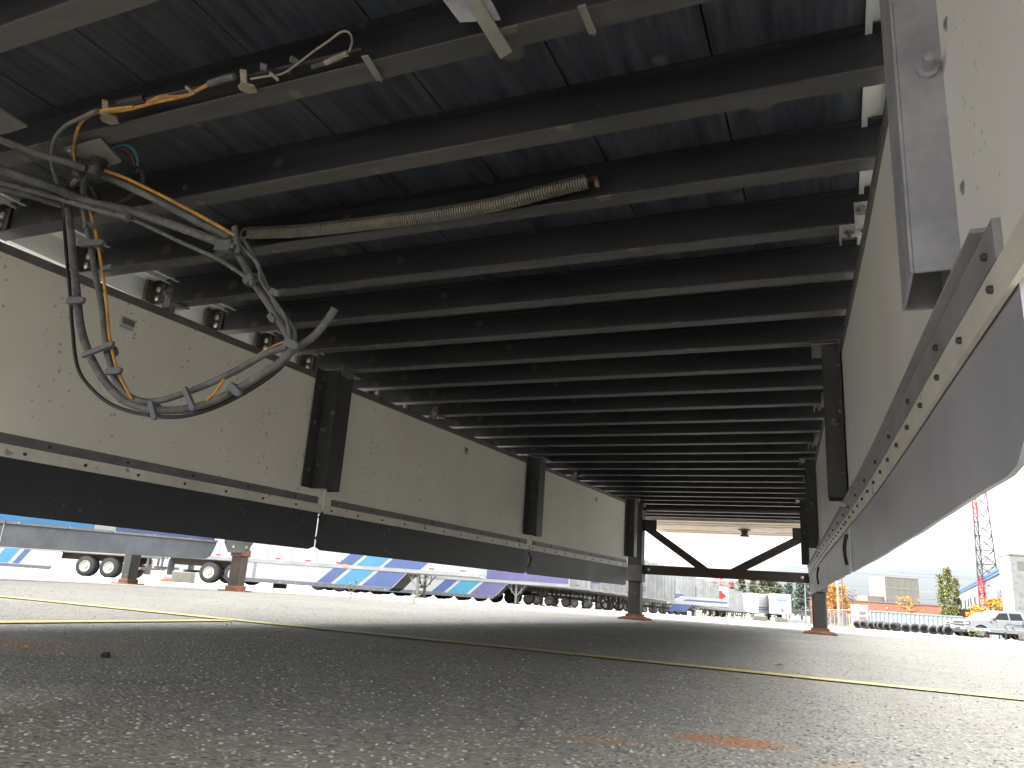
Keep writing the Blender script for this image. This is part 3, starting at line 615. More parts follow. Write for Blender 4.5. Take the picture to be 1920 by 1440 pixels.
#@@BACKGROUND
# ------------------------------------------------------------------ parked trailers
def lathe_wheel(parent, x, y, z, r=.5, wd=.55, ax=(0,1,0), rim=M_rim): return wheel(parent, x, y, z, ax, r, wd, n=20, rim=rim)
def parked(name, style, loc, rz, length=16.1, label='', group=None, detail=True, skirt_style=None, bo=0):
    """local frame: nose at x=0, body towards -x, ground at z=0, the side seen from the yard is -y"""
    t = empty(name, loc, rz, label, 'trailer', group); Ln = length; W = 1.3
    b = MB(); b.box((-Ln, -W, 1.2), (0, W, 4.05)); b.box((-Ln, -W+.1, 1.08), (0, W-.1, 1.2))
    body = b.build('body', M_white if style != 'dirty' else M_white2, t, bevel=.03)
    b = MB()
    for y in (-W-.012, W): b.box((-Ln, y, 1.12), (-.02, y+.012, 1.27))
    for y in (-W-.012, W): b.box((-Ln, y, 3.92), (-.02, y+.012, 4.06))
    b.build('side_rail', M_white2, body)
    b = MB()
    k = 0
    while -.6-k*1.22 > -Ln: b.box((-.6-k*1.22-.01, -W-.006, 1.27), (-.6-k*1.22+.01, -W, 3.92)); k += 1
    b.build('panel_seam', M_strip, body)
    b = MB()
    for k in range(int(Ln/1.5)): b.box((-.7-k*1.5-.25, -W-.016, 1.33), (-.7-k*1.5, -W-.006, 1.38))
    b.build('reflector_tape', M_red, t).__setitem__('kind', 'stuff')
    # landing gear: lattice wings and legs
    for s in (-1, 1):
        y = s*.88; g_ = MB(); g_.box((-3.06, y-.065, .06), (-2.94, y+.065, 1.1)); lg = g_.build('landing_leg', M_under if style in ('dirty',) else M_strip, t)
        g_ = MB(); g_.box((-3.15, y-.12, 0), (-2.85, y+.12, .05)); g_.build('foot_plate', M_leg, lg)
        g_ = MB()
        for dx in (-.55, .55):
            g_.bar((-3+dx, y, 1.1), (-3, y, .42), .06, .05)
            g_.bar((-3+dx*.55, y, 1.1), (-3+dx*.45, y, .62), .05, .04)
        g_.build('leg_truss', M_white2 if style == 'fleet' else M_under, lg)
    g_ = MB(); g_.box((-3.04, -.82, .45), (-2.96, .82, .53)); g_.bar((-3, -.82, .95), (-3, .2, .5), .05, .05, up=(1,0,0)); g_.bar((-3, .82, .95), (-3, -.2, .5), .05, .05, up=(1,0,0)); g_.build('cross_brace', M_under, t)
    # tandem wheels, frame, mudflap, bumper
    for x in (-Ln+1.6+bo, -Ln+2.85+bo):
        for s in (-1, 1): lathe_wheel(t, x, s*(W-.3), .5, rim=M_greyflap if style == 'dirty' else M_rim)
    g_ = MB(); g_.box((-Ln+.5, -.6, .78), (-Ln+4.6, -.45, 1.08)); g_.box((-Ln+.5, .45, .78), (-Ln+4.6, .6, 1.08)); g_.bar((-Ln+1.6, -W+.2, .5), (-Ln+1.6, W-.2, .5), .12, .12); g_.bar((-Ln+2.85, -W+.2, .5), (-Ln+2.85, W-.2, .5), .12, .12)
    g_.build('bogie_frame', M_under, t)
    for s in (-1, 1):
        g_ = MB(); g_.box((-Ln+.82, s*(W-.3)-.3, .25), (-Ln+.84, s*(W-.3)+.3, 1.0)); g_.build('mudflap', M_greyflap, t)
    g_ = MB(); g_.box((-Ln, -W+.1, .5), (-Ln+.1, W-.1, .62))
    for s in (-.5, .5): g_.box((-Ln+.02, s-.05, .62), (-Ln+.1, s+.05, 1.1))
    bp = g_.build('rear_bumper', M_white2, t)
    g_ = MB()
    for k in range(5): g_.box((-Ln-.006, -1.1+k*.5, .53), (-Ln, -.85+k*.5, .59))
    g_.build('bumper_tape', M_red, bp)
    if skirt_style:
        x0, x1 = -Ln+4.3, -3.7
        for s in (-1, 1):
            y = s*(W-.03)
            g_ = MB(); g_.prism([(x0+.1,.36),(x1-.42,.36),(x1+.25,1.12),(x0-.15,1.12)], (0, y, 0), (1,0,0), (0,0,1), (0,-.02*s,0)); sk = g_.build('side_skirt', M_white, t)
            g_ = MB(); g_.prism([(x0+.25,.2),(x1-.6,.2),(x1-.4,.38),(x0+.1,.38)], (0, y+s*.012, 0), (1,0,0), (0,0,1), (0,-.012*s,0)); g_.build('skirt_flap', M_greyflap, sk)
            if s < 0:
                cols = skirt_style; e = x1+.22; yb = y-.006
                # slanted bands, the skirt and the body side above them
                bands = [(x1-1.9, x1-.12, cols[0]), (x1-3.2, x1-2.1, cols[1]), (x1-4.1, x1-3.4, cols[2])]
                for a, c, mm in bands:
                    g_ = MB(); top = min(c+.75, x1+.2)
                    g_.prism([(a,.39),(min(c, x1-.44),.39),(top,1.1),(a+.75,1.1)], (0, yb, 0), (1,0,0), (0,0,1), (0,.004,0)); g_.build('slanted_band', mm, sk)
                    g_ = MB(); g_.prism([(a+.95,1.29),(c+.95,1.29),(c+3.7,3.9),(a+3.7,3.9)] if c+3.7 < -.1 else [(a+.95,1.29),(min(-.05,c+.95),1.29),(-.05,min(3.9, 1.29+(-.05-c-.95)*.95) if c+.95<-.05 else 1.3),(-.05,3.9),(min(a+3.7,-.1),3.9)], (0, -W-.02, 0), (1,0,0), (0,0,1), (0,.012,0)); g_.build('slanted_band', mm, body)
                g_ = MB(); g_.prism([(x0-.1+.9,.39),(x0+.95,.39),(x0+.95,1.1),(x0+.9-.1,1.1)], (0, yb, 0), (1,0,0), (0,0,1), (0,.004,0)); g_.build('skirt_seam', M_strip, sk)
    return t
def lettering(t, side_y=-1.317, x=-1.0, kind=0):
    b = MB(); b.box((-.32, -1.322, 1.27), (-.27, -1.302, 3.92)); b.box((-.04, -1.322, 1.27), (-.001, -1.302, 3.92)); b.build('corner_post', M_strip, t)
    b = MB(); rnd = random.Random(kind+5)
    for k in range(11): b.box((x-.14, side_y, 3.1-k*.14), (x-.14+.08+rnd.random()*.07, side_y+.006, 3.19-k*.14))
    o = b.build('vertical_lettering', M_letter, t)
    b = MB(); n = 12
    for k in range(n):                          # two curved strokes around a row of letters, as on the fleet's noses
        a0 = math.pi*(.12+.76*k/n); a1 = math.pi*(.12+.76*(k+1)/n)
        for s in (1, -1):
            p = Vector((x-1.1+.62*math.cos(a0), side_y, 3.25+s*.3*math.sin(a0))); q = Vector((x-1.1+.62*math.cos(a1), side_y, 3.25+s*.3*math.sin(a1))); b.bar(p, q, .008, .06, up=(0,1,0))
    for k in range(4):
        c = x-1.1-.33+k*.2; b.box((c, side_y, 3.15), (c+.045, side_y+.006, 3.38)); b.box((c+.045, side_y, 3.15 if k % 2 else 3.33), (c+.14, side_y+.006, 3.2 if k % 2 else 3.38)); 
    o = b.build('curved_emblem', M_letterb, t)
    b = MB()
    for q in range(5):
        z = 1.5+rnd.random()*.9; xx = x-.5-rnd.random()*1.6; b.box((xx, side_y, z), (xx+.09+.1*rnd.random(), side_y+.006, z+.12+.25*rnd.random()))
    b.build('small_decals', M_strip, t)
    if kind % 4 == 1:
        for z in (1.62, 1.84):
            b = MB(); b.box((x-.55, side_y-.002, z), (x+.8, side_y+.006, z+.13)); b.build('blue_stripe', M_fblue, t)
RZ = math.atan2(.31, .95)
fleet = 'fleet trailers with slanted blue bands'
Cn = at(905, 36.3)
A1 = parked('semi_trailer', 'fleet', Cn, RZ, 16.1, 'white trailer with slanted blue and sky blue bands, the nearest in the row', fleet, bo=1.3, skirt_style=(M_fblue, M_fcyan, M_fblue))
b = MB(); b.box((-6.6, -1.34, 1.2), (-6.35, -1.31, 1.29)); b.build('amber_lamp', M_amber, A1)
D = at(1067, 43.5)
A2 = parked('semi_trailer', 'fleet', D, RZ, 16.1, 'fleet trailer with teal and purple bands, second one behind the blue banded trailer', fleet, skirt_style=(M_fpurple, M_fteal, M_fblue))
b = MB(); b.box((-9, -1.325, 1.3), (-.05, -1.313, 1.75)); b.build('purple_panel', M_fpurple, A2)
# tail to tail with them, further left: wheels at columns 165 and 200
Bw = at(183, 38.5); dirv = Vector((math.cos(RZ), math.sin(RZ), 0))
Bt = Bw+dirv*2.2; Bt = Bt-dirv*16.1
A3 = parked('semi_trailer', 'fleet', Vector((Bw.x, Bw.y, Bw.z))-dirv*(16.1-2.2-.0), RZ+math.pi, 16.1, 'white trailer with blue banded skirt, its tandem wheels seen far left below the grey flap', fleet, skirt_style=None)
A3.location = Vector(A3.location)
# its visible side is local +y after the half turn: add the banded skirt there
y = 1.27; g_ = MB(); g_.prism([(-11.6,.36),(-4.1,.36),(-3.5,1.12),(-11.95,1.12)], (0,y,0), (1,0,0), (0,0,1), (0,.02,0)); sk = g_.build('side_skirt', M_white, A3)
g_ = MB(); g_.prism([(-11.5,.2),(-4.2,.2),(-4.0,.38),(-11.6,.38)], (0,y-.002,0), (1,0,0), (0,0,1), (0,.012,0)); g_.build('skirt_flap', M_greyflap, sk)
for a, c, mm in ((-8.3,-7.6,M_fblue),(-9.4,-8.6,M_fcyan),(-10.0,-9.65,M_fblue),(-7.3,-4.2,M_fblue)):
    g_ = MB(); g_.prism([(a+.2,.39),(c+.2,.39),(c-.3,1.1),(a-.3,1.1)], (0,y+.021,0), (1,0,0), (0,0,1), (0,.004,0)); g_.build('slanted_band', mm, sk)
A3.location = at(211, 38.5)+Vector((0,0,0))
A3.location = Vector(at(211, 38.5))-dirv*(16.1-2.22)
A3.location.z = gz(*at(211, 38.5)[:2])
# the receding row: noses along one line
rowg = 'white van trailers parked in the long receding row'
spec = [(1107,'plain'),(1130,'rust'),(1152,'plain'),(1172,'plain'),(1193,'plain'),(1212,'plain'),(1228,'plain'),(1243,'plain'),(1262,'plain'),(1283,'plain'),(1300,'plain'),(1320,'plain'),(1334,'plain'),(1345,'plain')]
NX = -14.3
def row_at(px):
    d = at(px, 50); k = NX/d.x; return Vector((NX, d.y*k, gz(NX, d.y*k)))
base = None; first = None
mvars = []
for v in range(4):
    t = parked('semi_trailer', 'dirty', (0,0,0), RZ, 16.1, 'white van trailer in the receding row, only a slice of its side showing', rowg)
    lettering(t, kind=v); mvars.append(t)
names = {1107:'first plain white trailer past the purple banded one, dark legs below its nose', 1130:'white trailer with rusty landing gear braces, right of the purple banded trailer',
         1172:'white trailer seen just left of the left landing leg of the overhead trailer', 1345:'white trailer directly left of the one with the red shape on its side'}
pxs = [p for p, _ in spec]+[1362, 1375, 1388, 1398, 1407, 1414, 1420]
ti = None
for i, px in enumerate(pxs):
    v = mvars[i % 4]
    t = v if i < 4 else copy_tree(v)
    P = row_at(px); t.location = P; t.rotation_euler.z = RZ
    t['label'] = names.get(px, 'white van trailer in the receding row, only a slice of its side showing')
    if px == 1362:
        t['label'] = 'trailer with a large red leaf-like shape and blue bands near its nose'
        b = MB(); b.box((-3.4, -1.326, 1.3), (-.02, -1.314, 4.0)); q = b.build('print_backing', mat('mint_print', (.5,.66,.62), .5), t)
        b = MB(); pl = [(-2.9,1.55),(-1.6,1.55),(-1.5,1.85),(-.9,2.3),(-.25,2.75),(-.4,3.05),(-.75,3.2),(-.8,3.5),(-1.3,3.45),(-1.6,3.6),(-2.0,3.35),(-2.5,3.6),(-2.5,3.2),(-2.95,3.1)]
        b.prism(pl, (0,-1.327,0), (1,0,0), (0,0,1), (0,-.006,0)); b.build('red_shape', M_red, t)
        b = MB(); b.prism([(-1.4,1.3),(-.05,1.3),(-.05,2.2)], (0,-1.327,0), (1,0,0), (0,0,1), (0,-.006,0)); b.build('blue_corner', M_fcyan, t)
# protruding fleet trailer in front of the row with a blue skirt
P = at(1361, 72); t = parked('flatbed_trailer', 'fleet', P, RZ, 13.0, 'low white flatbed trailer with blue skirt ends in front of the receding row', None)
for o in list(t.children):
    if o.name.startswith(('body', 'reflector')):
        for c in list(o.children): bpy.data.objects.remove(c)
        bpy.data.objects.remove(o)
b = MB(); b.prism([(-5.6,1.05),(0,1.05),(0,1.75),(-4.1,1.75)], (0,-1.3,0), (1,0,0), (0,0,1), (0,2.6,0)); dk = b.build('deck', M_white, t)
b = MB(); b.prism([(-4.2,1.36),(-.1,1.36),(-.1,1.5),(-3.9,1.5)], (0,-1.304,0), (1,0,0), (0,0,1), (0,-.01,0)); b.build('blue_stripe', M_fblue, dk)
b = MB(); b.prism([(-5.7,.35),(-3.9,.35),(-3.4,1.03),(-4.9,1.03)], (0,-1.28,0), (1,0,0), (0,0,1), (0,.03,0)); b.build('side_skirt', M_fblue, t)
# two trailers at the far end
for px, d, rz, lab in ((1432, 118, RZ-.9, 'pale trailer with a blue striped nose at the far end of the yard'),):
    t = parked('semi_trailer', 'plain', at(px, d), rz, 12, lab)
    for z in (1.6, 1.9):
        b = MB(); b.box((0, -1.3, z), (.012, 1.3, z+.16)); b.build('blue_stripe', M_fblue, t)
P = at(1467, 112); t = parked('semi_trailer', 'plain', P, math.atan2(-P.y, -P.x)+.12, 14, 'white trailer facing the yard alone, a curved emblem on its front wall')
b = MB()
for k in range(12):
    a0 = math.pi*(.1+.8*k/12); a1 = math.pi*(.1+.8*(k+1)/12)
    b.bar((.01, .8*math.cos(a0), 3.1+.28*math.sin(a0)), (.01, .8*math.cos(a1), 3.1+.28*math.sin(a1)), .02, .09, up=(1,0,0))
for k in range(6): b.box((0, -.62+k*.21, 3.0), (.012, -.5+k*.21, 3.17))
b.build('curved_emblem', M_letterb, t)
b = MB(); b.lathe((0,0,1.7), (1,0,0), [(0,.22),(.03,.2)], 10); b.build('glad_hand_box', M_strip, t)

# ------------------------------------------------------------------ the neighbouring trailer on the left (same build as the one overhead)
N2 = empty('semi_trailer', (0,0,0), 0, 'neighbouring trailer on the left with a long grey rubber flap under a blue side skirt', 'trailer')
ox, oy = -5.93, -.95
def XN(Y): return -6.2-.012*max(0, Y-5)
PITCH = .017                                  # this trailer stands nose up
gN = gz(-6.1, 6.7)
b = MB(); b.box((-8.5, -4, 1.0), (-6.16, 10.2, 4.0)); b.build('body', M_white, N2, bevel=.02)
b = MB(); b.box((-8.15, -4, .98), (-6.3, 10.1, .995)); b.build('floor_underside', M_under, N2)
for y0, y1, mm in ((.6, 2.3, M_fcyan), (2.305, 4.9, M_fcyan), (4.9, 5.13, M_white), (5.13, 6.4, M_fblue)):
    o_ = sheet('side_skirt', XN, y0, y1-.002, .285, .985, .02, mm, N2, 1, n=10)
    for v in o_.data.vertices: v.co.z += PITCH*(v.co.y-6.3)
for y0, y1 in ((.6, 4.07), (4.08, 6.42)):
    f = sheet('rubber_flap', lambda Y: XN(Y)+.012, y0, y1, .105, .295, .008, M_greyflap, N2, 1, n=40, corner2=.16 if y1 > 5 else .02, wave=.004)
    for v in f.data.vertices: v.co.z += PITCH*(v.co.y-6.3)
    b = MB(); b.bar((XN(y0)+.02, y0, .298+PITCH*(y0-6.3)), (XN(y1)+.02, y1, .298+PITCH*(y1-6.3)), .012, .02); b.build('flap_batten', M_strip, f)
    y = y0+.1
    while y < y1-.02:
        b = MB(); b.lathe((XN(y)+.022, y, .3+PITCH*(y-6.3)), (1,0,0), [(0,.012),(.006,.012),(.008,.006)], 8); b.build('bolt', M_white2, f, True); y += .46
nl = []
for x in (-6.12, -7.75):
    zg = gz(x, 6.72)
    c = MB(); c.box((x-.065, 6.655, zg+.04), (x+.065, 6.785, .95)); o = c.build('landing_leg', M_leg, N2, bevel=.012)
    c = MB(); c.box((x-.075, 6.645, .165), (x+.075, 6.795, .235)); c.build('rusty_collar', M_rust, o, bevel=.004)
    c = MB(); c.box((x-.14, 6.6, zg), (x+.14, 6.84, zg+.014)); c.box((x-.078, 6.642, zg+.014), (x+.078, 6.798, zg+.06)); c.build('foot_plate', M_rust, o, bevel=.004)
    if x > -7:
        c = MB(); c.prism([(-.17,.30),(.22,.30),(.15,.2),(-.1,.2)], (x, 6.635, 0), (1,0,0), (0,0,1), (0,-.012,0)); c.box((x-.17, 6.62, .3), (x+.22, 6.64, .96)); q = c.build('leg_bracket', mat('bracket_grey', (.12,.12,.115), .5, .2), o)
        for dx in (-.02, .16):
            c = MB(); c.lathe((x+dx, 6.623, .262), (0,-1,0), [(0,.016),(.01,.016),(.012,.008)], 8); c.build('bolt', M_bright, q, True)

# ------------------------------------------------------------------ small things in the yard
def conc(px, d, L_, h, wd, label, rz=0.35, mm=M_conc, cat='concrete block'):
    P = at(px, d); o = empty('concrete_block', P, rz, label, cat)
    b = MB(); b.box((-L_/2,-wd/2,0), (L_/2,wd/2,h)); b.build('block_body', mm, o, bevel=.03)
    b = MB(); b.box((-.02,-wd/2-.004,.05), (.02,-wd/2,h-.05)); b.build('lifting_slot', M_concd, o)
conc(347, 33, .85, .45, .5, 'large pale concrete block between the two sets of trailer wheels')
conc(528, 38, .6, .26, .4, 'concrete block under the white trailer beside its skirt')
conc(1426, 88, 1.4, .55, .6, 'concrete barrier left of the pair, in front of the far trailers')
conc(1463, 84, 1.4, .5, .6, 'concrete barrier right of the pair, below the trailer with the emblem')
conc(1490, 104, 2.4, .5, 1, 'low pale slab by the fence near the spruce trees', mm=M_white2)
P = at(316, 31.5); b = MB(); b.lathe((0,0,0), (0,0,1), [(0,.24),(.09,.24),(.13,.19),(.18,.18)], 16); o = b.build('round_base', mat('brown_red_base', (.3,.09,.06), .7), None, True); o.location = P; tag(o, 'round red brown base under the striped bumper bar near the far wheels', 'cone base')
# weeds, lump, dry leaves
def weed(px, py, h, n, label):
    P = onz(px, py, -.26); P.z = gz(P.x, P.y); o = empty('weed', P, 0, label, 'weed'); rnd = random.Random(int(px)); s = MB(); l = MB()
    for k in range(3):
        a = rnd.uniform(0, 6.28); pts = [(0,0,0), (math.cos(a)*.02, math.sin(a)*.02, h*.5), (math.cos(a)*.05, math.sin(a)*.05, h*rnd.uniform(.7, 1))]; s.tube(spline(pts, 3), .003, 4)
        for j in range(n):
            t = rnd.uniform(.2, 1); c = Vector((math.cos(a)*.05*t, math.sin(a)*.05*t, h*t)); d = Vector((rnd.uniform(-1,1), rnd.uniform(-1,1), rnd.uniform(-.2,.8))).normalized(); e = d.cross(Vector((rnd.random(), rnd.random(), 1))).normalized()
            l.add([c, c+d*.02+e*.008, c+d*.045, c+d*.02-e*.008], [(0,1,2,3)])
    s.build('stem', M_weed, o); l.build('leaves', M_weed, o)
weed(656, 1131, .19, 16, 'small green weed growing from the asphalt below the left skirt')
weed(775, 1140, .1, 6, 'tiny dry weed in the asphalt right of the larger weed')
P = onz(198, 1233, -H); b = MB(); rnd = random.Random(2)
bm = bmesh.new(); bmesh.ops.create_icosphere(bm, subdivisions=3, radius=.0085)
for v in bm.verts: v.co *= 1+.25*math.sin(v.co.x*500)*math.cos(v.co.y*430)+rnd.uniform(-.06,.06); v.co.x *= 1.25; v.co.z *= .8
me = bpy.data.meshes.new('dark_lump'); bm.to_mesh(me); bm.free(); me.materials.append(M_dark); o = bpy.data.objects.new('dark_lump', me); link(o); o.location = P+Vector((0,0,.005)); tag(o, 'small black lump of dirt lying on the asphalt at the left', 'debris')
b = MB(); rnd = random.Random(11)
for k in range(15000):
    dd = .75*(11/.75)**(rnd.random()**.8) if False else .8*math.exp(rnd.random()*2.5)
    px = rnd.uniform(-60, 1980); d_ = ray(px, hor(px)); d_.z = 0; P = d_*(dd/dep(d_)); x, yy = P.x, P.y
    z = gz(x, yy); r = rnd.uniform(.0013, .0032)*(1+.12*dd); n = 6; hh_ = r*rnd.uniform(.15, .5); ro = rnd.random()
    vs = [(x+math.cos(6.283*i/n+ro)*r*rnd.uniform(.7,1.3), yy+math.sin(6.283*i/n+ro)*r*rnd.uniform(.7,1.3), z) for i in range(n)]+[(x+math.cos(6.283*i/n+ro)*r*.6, yy+math.sin(6.283*i/n+ro)*r*.6, z+hh_) for i in range(n)]
    b.add(vs, [(i, (i+1) % n, n+(i+1) % n, n+i) for i in range(n)]+[tuple(range(n, 2*n))], 0 if ro < .3 else (1 if ro < .75 else 2))
tag(b.build('loose_grit', [mat('grit_grey', (.2,.19,.165), .8, scale=60), mat('grit_tan', (.35,.33,.28), .8, scale=60), mat('grit_dark', (.11,.108,.1), .8, scale=60)]), 'fine loose grit scattered over the asphalt', 'grit', kind='stuff')
def dryleaf(px, py, s, lab):
    P = onz(px, py, -H); P.z = gz(P.x, P.y)+.003; b = MB(); b.add([(-s,0,0),(-.2*s,.45*s,.006),(s*.9,.1*s,.002),(0,-.45*s,.008)], [(0,1,2,3)]); o = b.build('dry_leaf', M_dry); o.location = P; tag(o, lab, 'leaf')
dryleaf(42, 1218, .02, 'dry leaf fragment lying beside the rusty stain on the left')
dryleaf(1462, 1250, .02, 'tan dry leaf just beyond the yellow line, right of centre')
dryleaf(1230, 1423, .006, 'tiny tan leaf crumb in the foreground left of the rust stain')

# tyres
tb = MB(); R0, W0 = .36, .26
tb.lathe((0,0,0), (0,0,1), [(-W0/2,R0*.62),(-W0/2,R0*.85),(-W0*.4,R0*.96),(-W0*.25,R0),(W0*.25,R0),(W0*.4,R0*.96),(W0/2,R0*.85),(W0/2,R0*.62),(W0*.36,R0*.58)], 24)
tbm = None
def tyre(px, d, i, lab, tilt=1.2, zz=0, yaw=0):
    global tbm
    if tbm is None:
        b = MB(); n = 24; prof = [(-W0/2,R0*.6),(-W0/2,R0*.85),(-W0*.4,R0*.96),(-W0*.22,R0),(W0*.22,R0),(W0*.4,R0*.96),(W0/2,R0*.85),(W0/2,R0*.6),(W0*.3,R0*.66),(-W0*.3,R0*.66)]
        vs = [(r*math.cos(2*math.pi*j/n), r*math.sin(2*math.pi*j/n), t) for t, r in prof for j in range(n)]; k = len(prof)
        b.add(vs, [(i_*n+j, i_*n+(j+1) % n, ((i_+1) % k)*n+(j+1) % n, ((i_+1) % k)*n+j) for i_ in range(k) for j in range(n)])
        b.add([(R0*.64*math.cos(2*math.pi*j/n), R0*.64*math.sin(2*math.pi*j/n), 0) for j in range(n)], [tuple(range(n))], 1)   # added dark disc standing in for the shade inside the hollow
        tbm = b.mesh('scrap_tyre', [M_tyreold, M_dark], True)
    o = bpy.data.objects.new('scrap_tyre', tbm); link(o); P = at(px, d); o.location = P+Vector((0,0,R0*math.sin(tilt)*.98+.02+zz))
    v = math.atan2(-P.x, -P.y)
    o.rotation_euler = (tilt, 0, -v+math.pi+yaw+math.pi); tag(o, lab, 'tyre', 'old tyres lined up at the yard edge')
tx = [1607,1619,1623,1634,1645,1652,1663,1675,1681,1697,1714,1731,1748,1764,1776]
lab = ['leftmost scrap tyre of the row','second scrap tyre from the left end, leaning','third scrap tyre from the left, overlapped by its neighbours','scrap tyre just right of the leaning pair','scrap tyre lying aslant before the left end of the container','sixth scrap tyre from the left','scrap tyre tilted in the middle left of the row','scrap tyre showing a full round hole, left of centre','scrap tyre tucked behind the one with a round hole','scrap tyre in the middle of the row standing upright','fourth upright tyre counting from the black bumper side','third upright tyre counting from the charcoal truck','second upright tyre counting from the charcoal truck','upright tyre nearest the charcoal truck','scrap tyre half hidden by the charcoal truck bumper']
for i, px in enumerate(tx): tyre(px, 62-i*.5+(1.2 if i in (2,8) else 0), i, lab[i], 1.25 if i % 3 else 1.05, 0, (-.5+.05*i))

# ------------------------------------------------------------------ pickup trucks
def pickup(P, rz, paint, lab):
    t = empty('pickup_truck', P, rz, lab, 'truck', 'pickup trucks parked side by side')
    # local: front at x=0, tail at x=5.9, width y +-1
    prof = [(.06,.42),(.02,.62),(.03,1.0),(.12,1.12),(.45,1.17),(1.45,1.24),(1.55,1.26),(5.86,1.3),(5.9,1.25),(5.9,.55),(5.2,.5)]
    def arch(c, r, n=9): return [(c+r*math.cos(math.pi*k/n), .42+r*.98*math.sin(math.pi*k/n)) for k in range(n+1)]
    low = prof[:-1]+[(5.25,.5)]+arch(4.72,.49)+[(4.1,.42)]+arch(1.0,.49)+[(.45,.4)]
    # arches run from rear to front along the underside
    b = MB(); n = len(low)
    vs = [(x, -.94 if z > .6 else -.9, z) for x, z in low]; 
    cols = []
    for yy, sc in ((-.96,.965),(-1.0,1.0),(1.0,1.0),(.96,.965)): pass
    for yy, k in ((-1.0,0),(-.93,.05),(.93,.05),(1.0,0)):
        pass
    rings = []
    for yy, dz in ((-.98,-.03),(-1.0,-.10),):
        pass
    b.prism(low, (0,-.98,0), (1,0,0), (0,0,1), (0,1.96,0)); body = b.build('body', paint, t, bevel=.05)
    b = MB()                                         # cab, tapering inwards to the roof
    lo_ = [(1.5,1.22),(4.25,1.26)]; hi_ = [(2.35,1.86),(4.02,1.88)]
    def lp(x, z):                                    # half width by height
        return .95-(z-1.22)*.28
    pf = [(1.45,1.22),(2.28,1.80),(2.5,1.9),(3.9,1.93),(4.08,1.85),(4.28,1.26)]; n = len(pf)
    b.add([(x, -lp(x, z), z) for x, z in pf]+[(x, lp(x, z), z) for x, z in pf], [tuple(range(n)), tuple(range(2*n-1, n-1, -1))]+[(i, (i+1) % n, n+(i+1) % n, n+i) for i in range(n)])
    cab = b.build('cab', paint, t, bevel=.03)
    for s in (-1, 1):
        for q in ([(1.95,1.3),(2.42,1.74),(2.98,1.78),(2.98,1.3)], [(3.08,1.3),(3.08,1.78),(3.88,1.78),(3.98,1.34)]):
            b = MB(); y_ = lambda z: s*(lp(0, z)+.008); k = len(q)
            b.add([(x, y_(z), z) for x, z in q]+[(x, y_(z)-s*.03, z) for x, z in q], [tuple(range(k)), tuple(range(2*k-1, k-1, -1))]+[(i, (i+1) % k, k+(i+1) % k, k+i) for i in range(k)]); b.build('side_window', M_glass, cab)
    b = MB(); b.add([(1.5,-.84,1.275),(1.5,.84,1.275),(2.24,.72,1.79),(2.24,-.72,1.79)]+[(1.53,-.84,1.25),(1.53,.84,1.25),(2.27,.72,1.76),(2.27,-.72,1.76)], [(0,1,2,3),(7,6,5,4),(0,4,5,1),(1,5,6,2),(2,6,7,3),(3,7,4,0)]); b.build('windscreen', mat('windscreen_glass', (.05,.06,.07), .25, spec=.2, bump=0), cab)
    b = MB(); b.box((-.01,-.62,.72), (.05,.62,1.06)); gr = b.build('grille', M_blackpl, t, bevel=.02)
    b = MB(); b.box((-.02,-.62,.86), (-.01,.62,.9)); b.build('grille_bar', M_strip, gr)
    for s in (-1, 1):
        b = MB(); b.box((-.015, min(s*.62,s*.985), .82), (.3, max(s*.62,s*.985), 1.07)); hl = b.build('headlight', M_blackpl, t, bevel=.03)
        b = MB(); b.box((-.025, min(s*.68,s*.99), .9), (.2, max(s*.68,s*.99), .99)); b.build('lens', M_lamp, hl, bevel=.01)
        b = MB(); b.box((1.85, min(s*.98,s*1.2), 1.24), (1.98, max(s*.98,s*1.2), 1.42)); b.build('mirror', M_blackpl, t, bevel=.03)
        for x in (2.75, 3.85):
            b = MB(); b.box((x, min(s*.985,s*1.01), 1.1), (x+.22, max(s*.985,s*1.01), 1.13)); b.build('door_handle', M_strip, t)
        for x in (2.08, 3.03, 4.12):
            b = MB(); b.box((x, min(s*.975,s*.984), .5), (x+.012, max(s*.975,s*.984), 1.22)); b.build('door_gap', M_blackpl, t)
        b = MB(); b.prism([(1.6,1.12),(1.72,1.14),(1.85,.95)], (0,s*.982,0), (1,0,0), (0,0,1), (0,s*.008,0)); b.build('fender_vent', M_blackpl, t)
        for cx_ in (1.0, 4.72):
            b = MB(); n = 14
            for k in range(n):
                a0, a1 = math.pi*k/n, math.pi*(k+1)/n; p = Vector((cx_+.5*math.cos(a0), s*.985, .42+.49*math.sin(a0))); q = Vector((cx_+.5*math.cos(a1), s*.985, .42+.49*math.sin(a1))); b.bar(p, q, .03, .05, up=(0,1,0))
            b.build('arch_trim', M_blackpl if paint is M_paintd else paint, t)
            wheel(t, cx_, s*.86, .41, (0,1,0), .41, .27, rim=M_strip, n=22)
    b = MB(); b.box((-.08,-.98,.5), (.12,.98,.7)); bm_ = b.build('bumper', paint if paint is not M_paintd else M_blackpl, t, bevel=.04)
    b = MB(); b.box((-.09,-.35,.53), (-.07,.35,.66)); b.box((-.04,-.9,.34), (.2,.9,.49)); b.build('bumper_insert', M_blackpl, bm_)
    b = MB(); b.box((.5,-.8,.3), (5.4,.8,.5)); b.build('chassis', M_dark, t)
    return t
tr = math.atan2(.36, .93)       # tail direction: to the right and slightly away
for px, d, paint, lab in ((1797, 53.5, M_paint, 'white pickup truck nearest the camera at the right edge, dark side windows'), (1793.5, 56.5, M_paint, 'white pickup truck standing between the nearest white one and the charcoal one'), (1783, 59.5, M_paintd, 'charcoal pickup truck at the far side of the three, its grille showing')):
    pickup(at(px, d), tr, paint, lab)
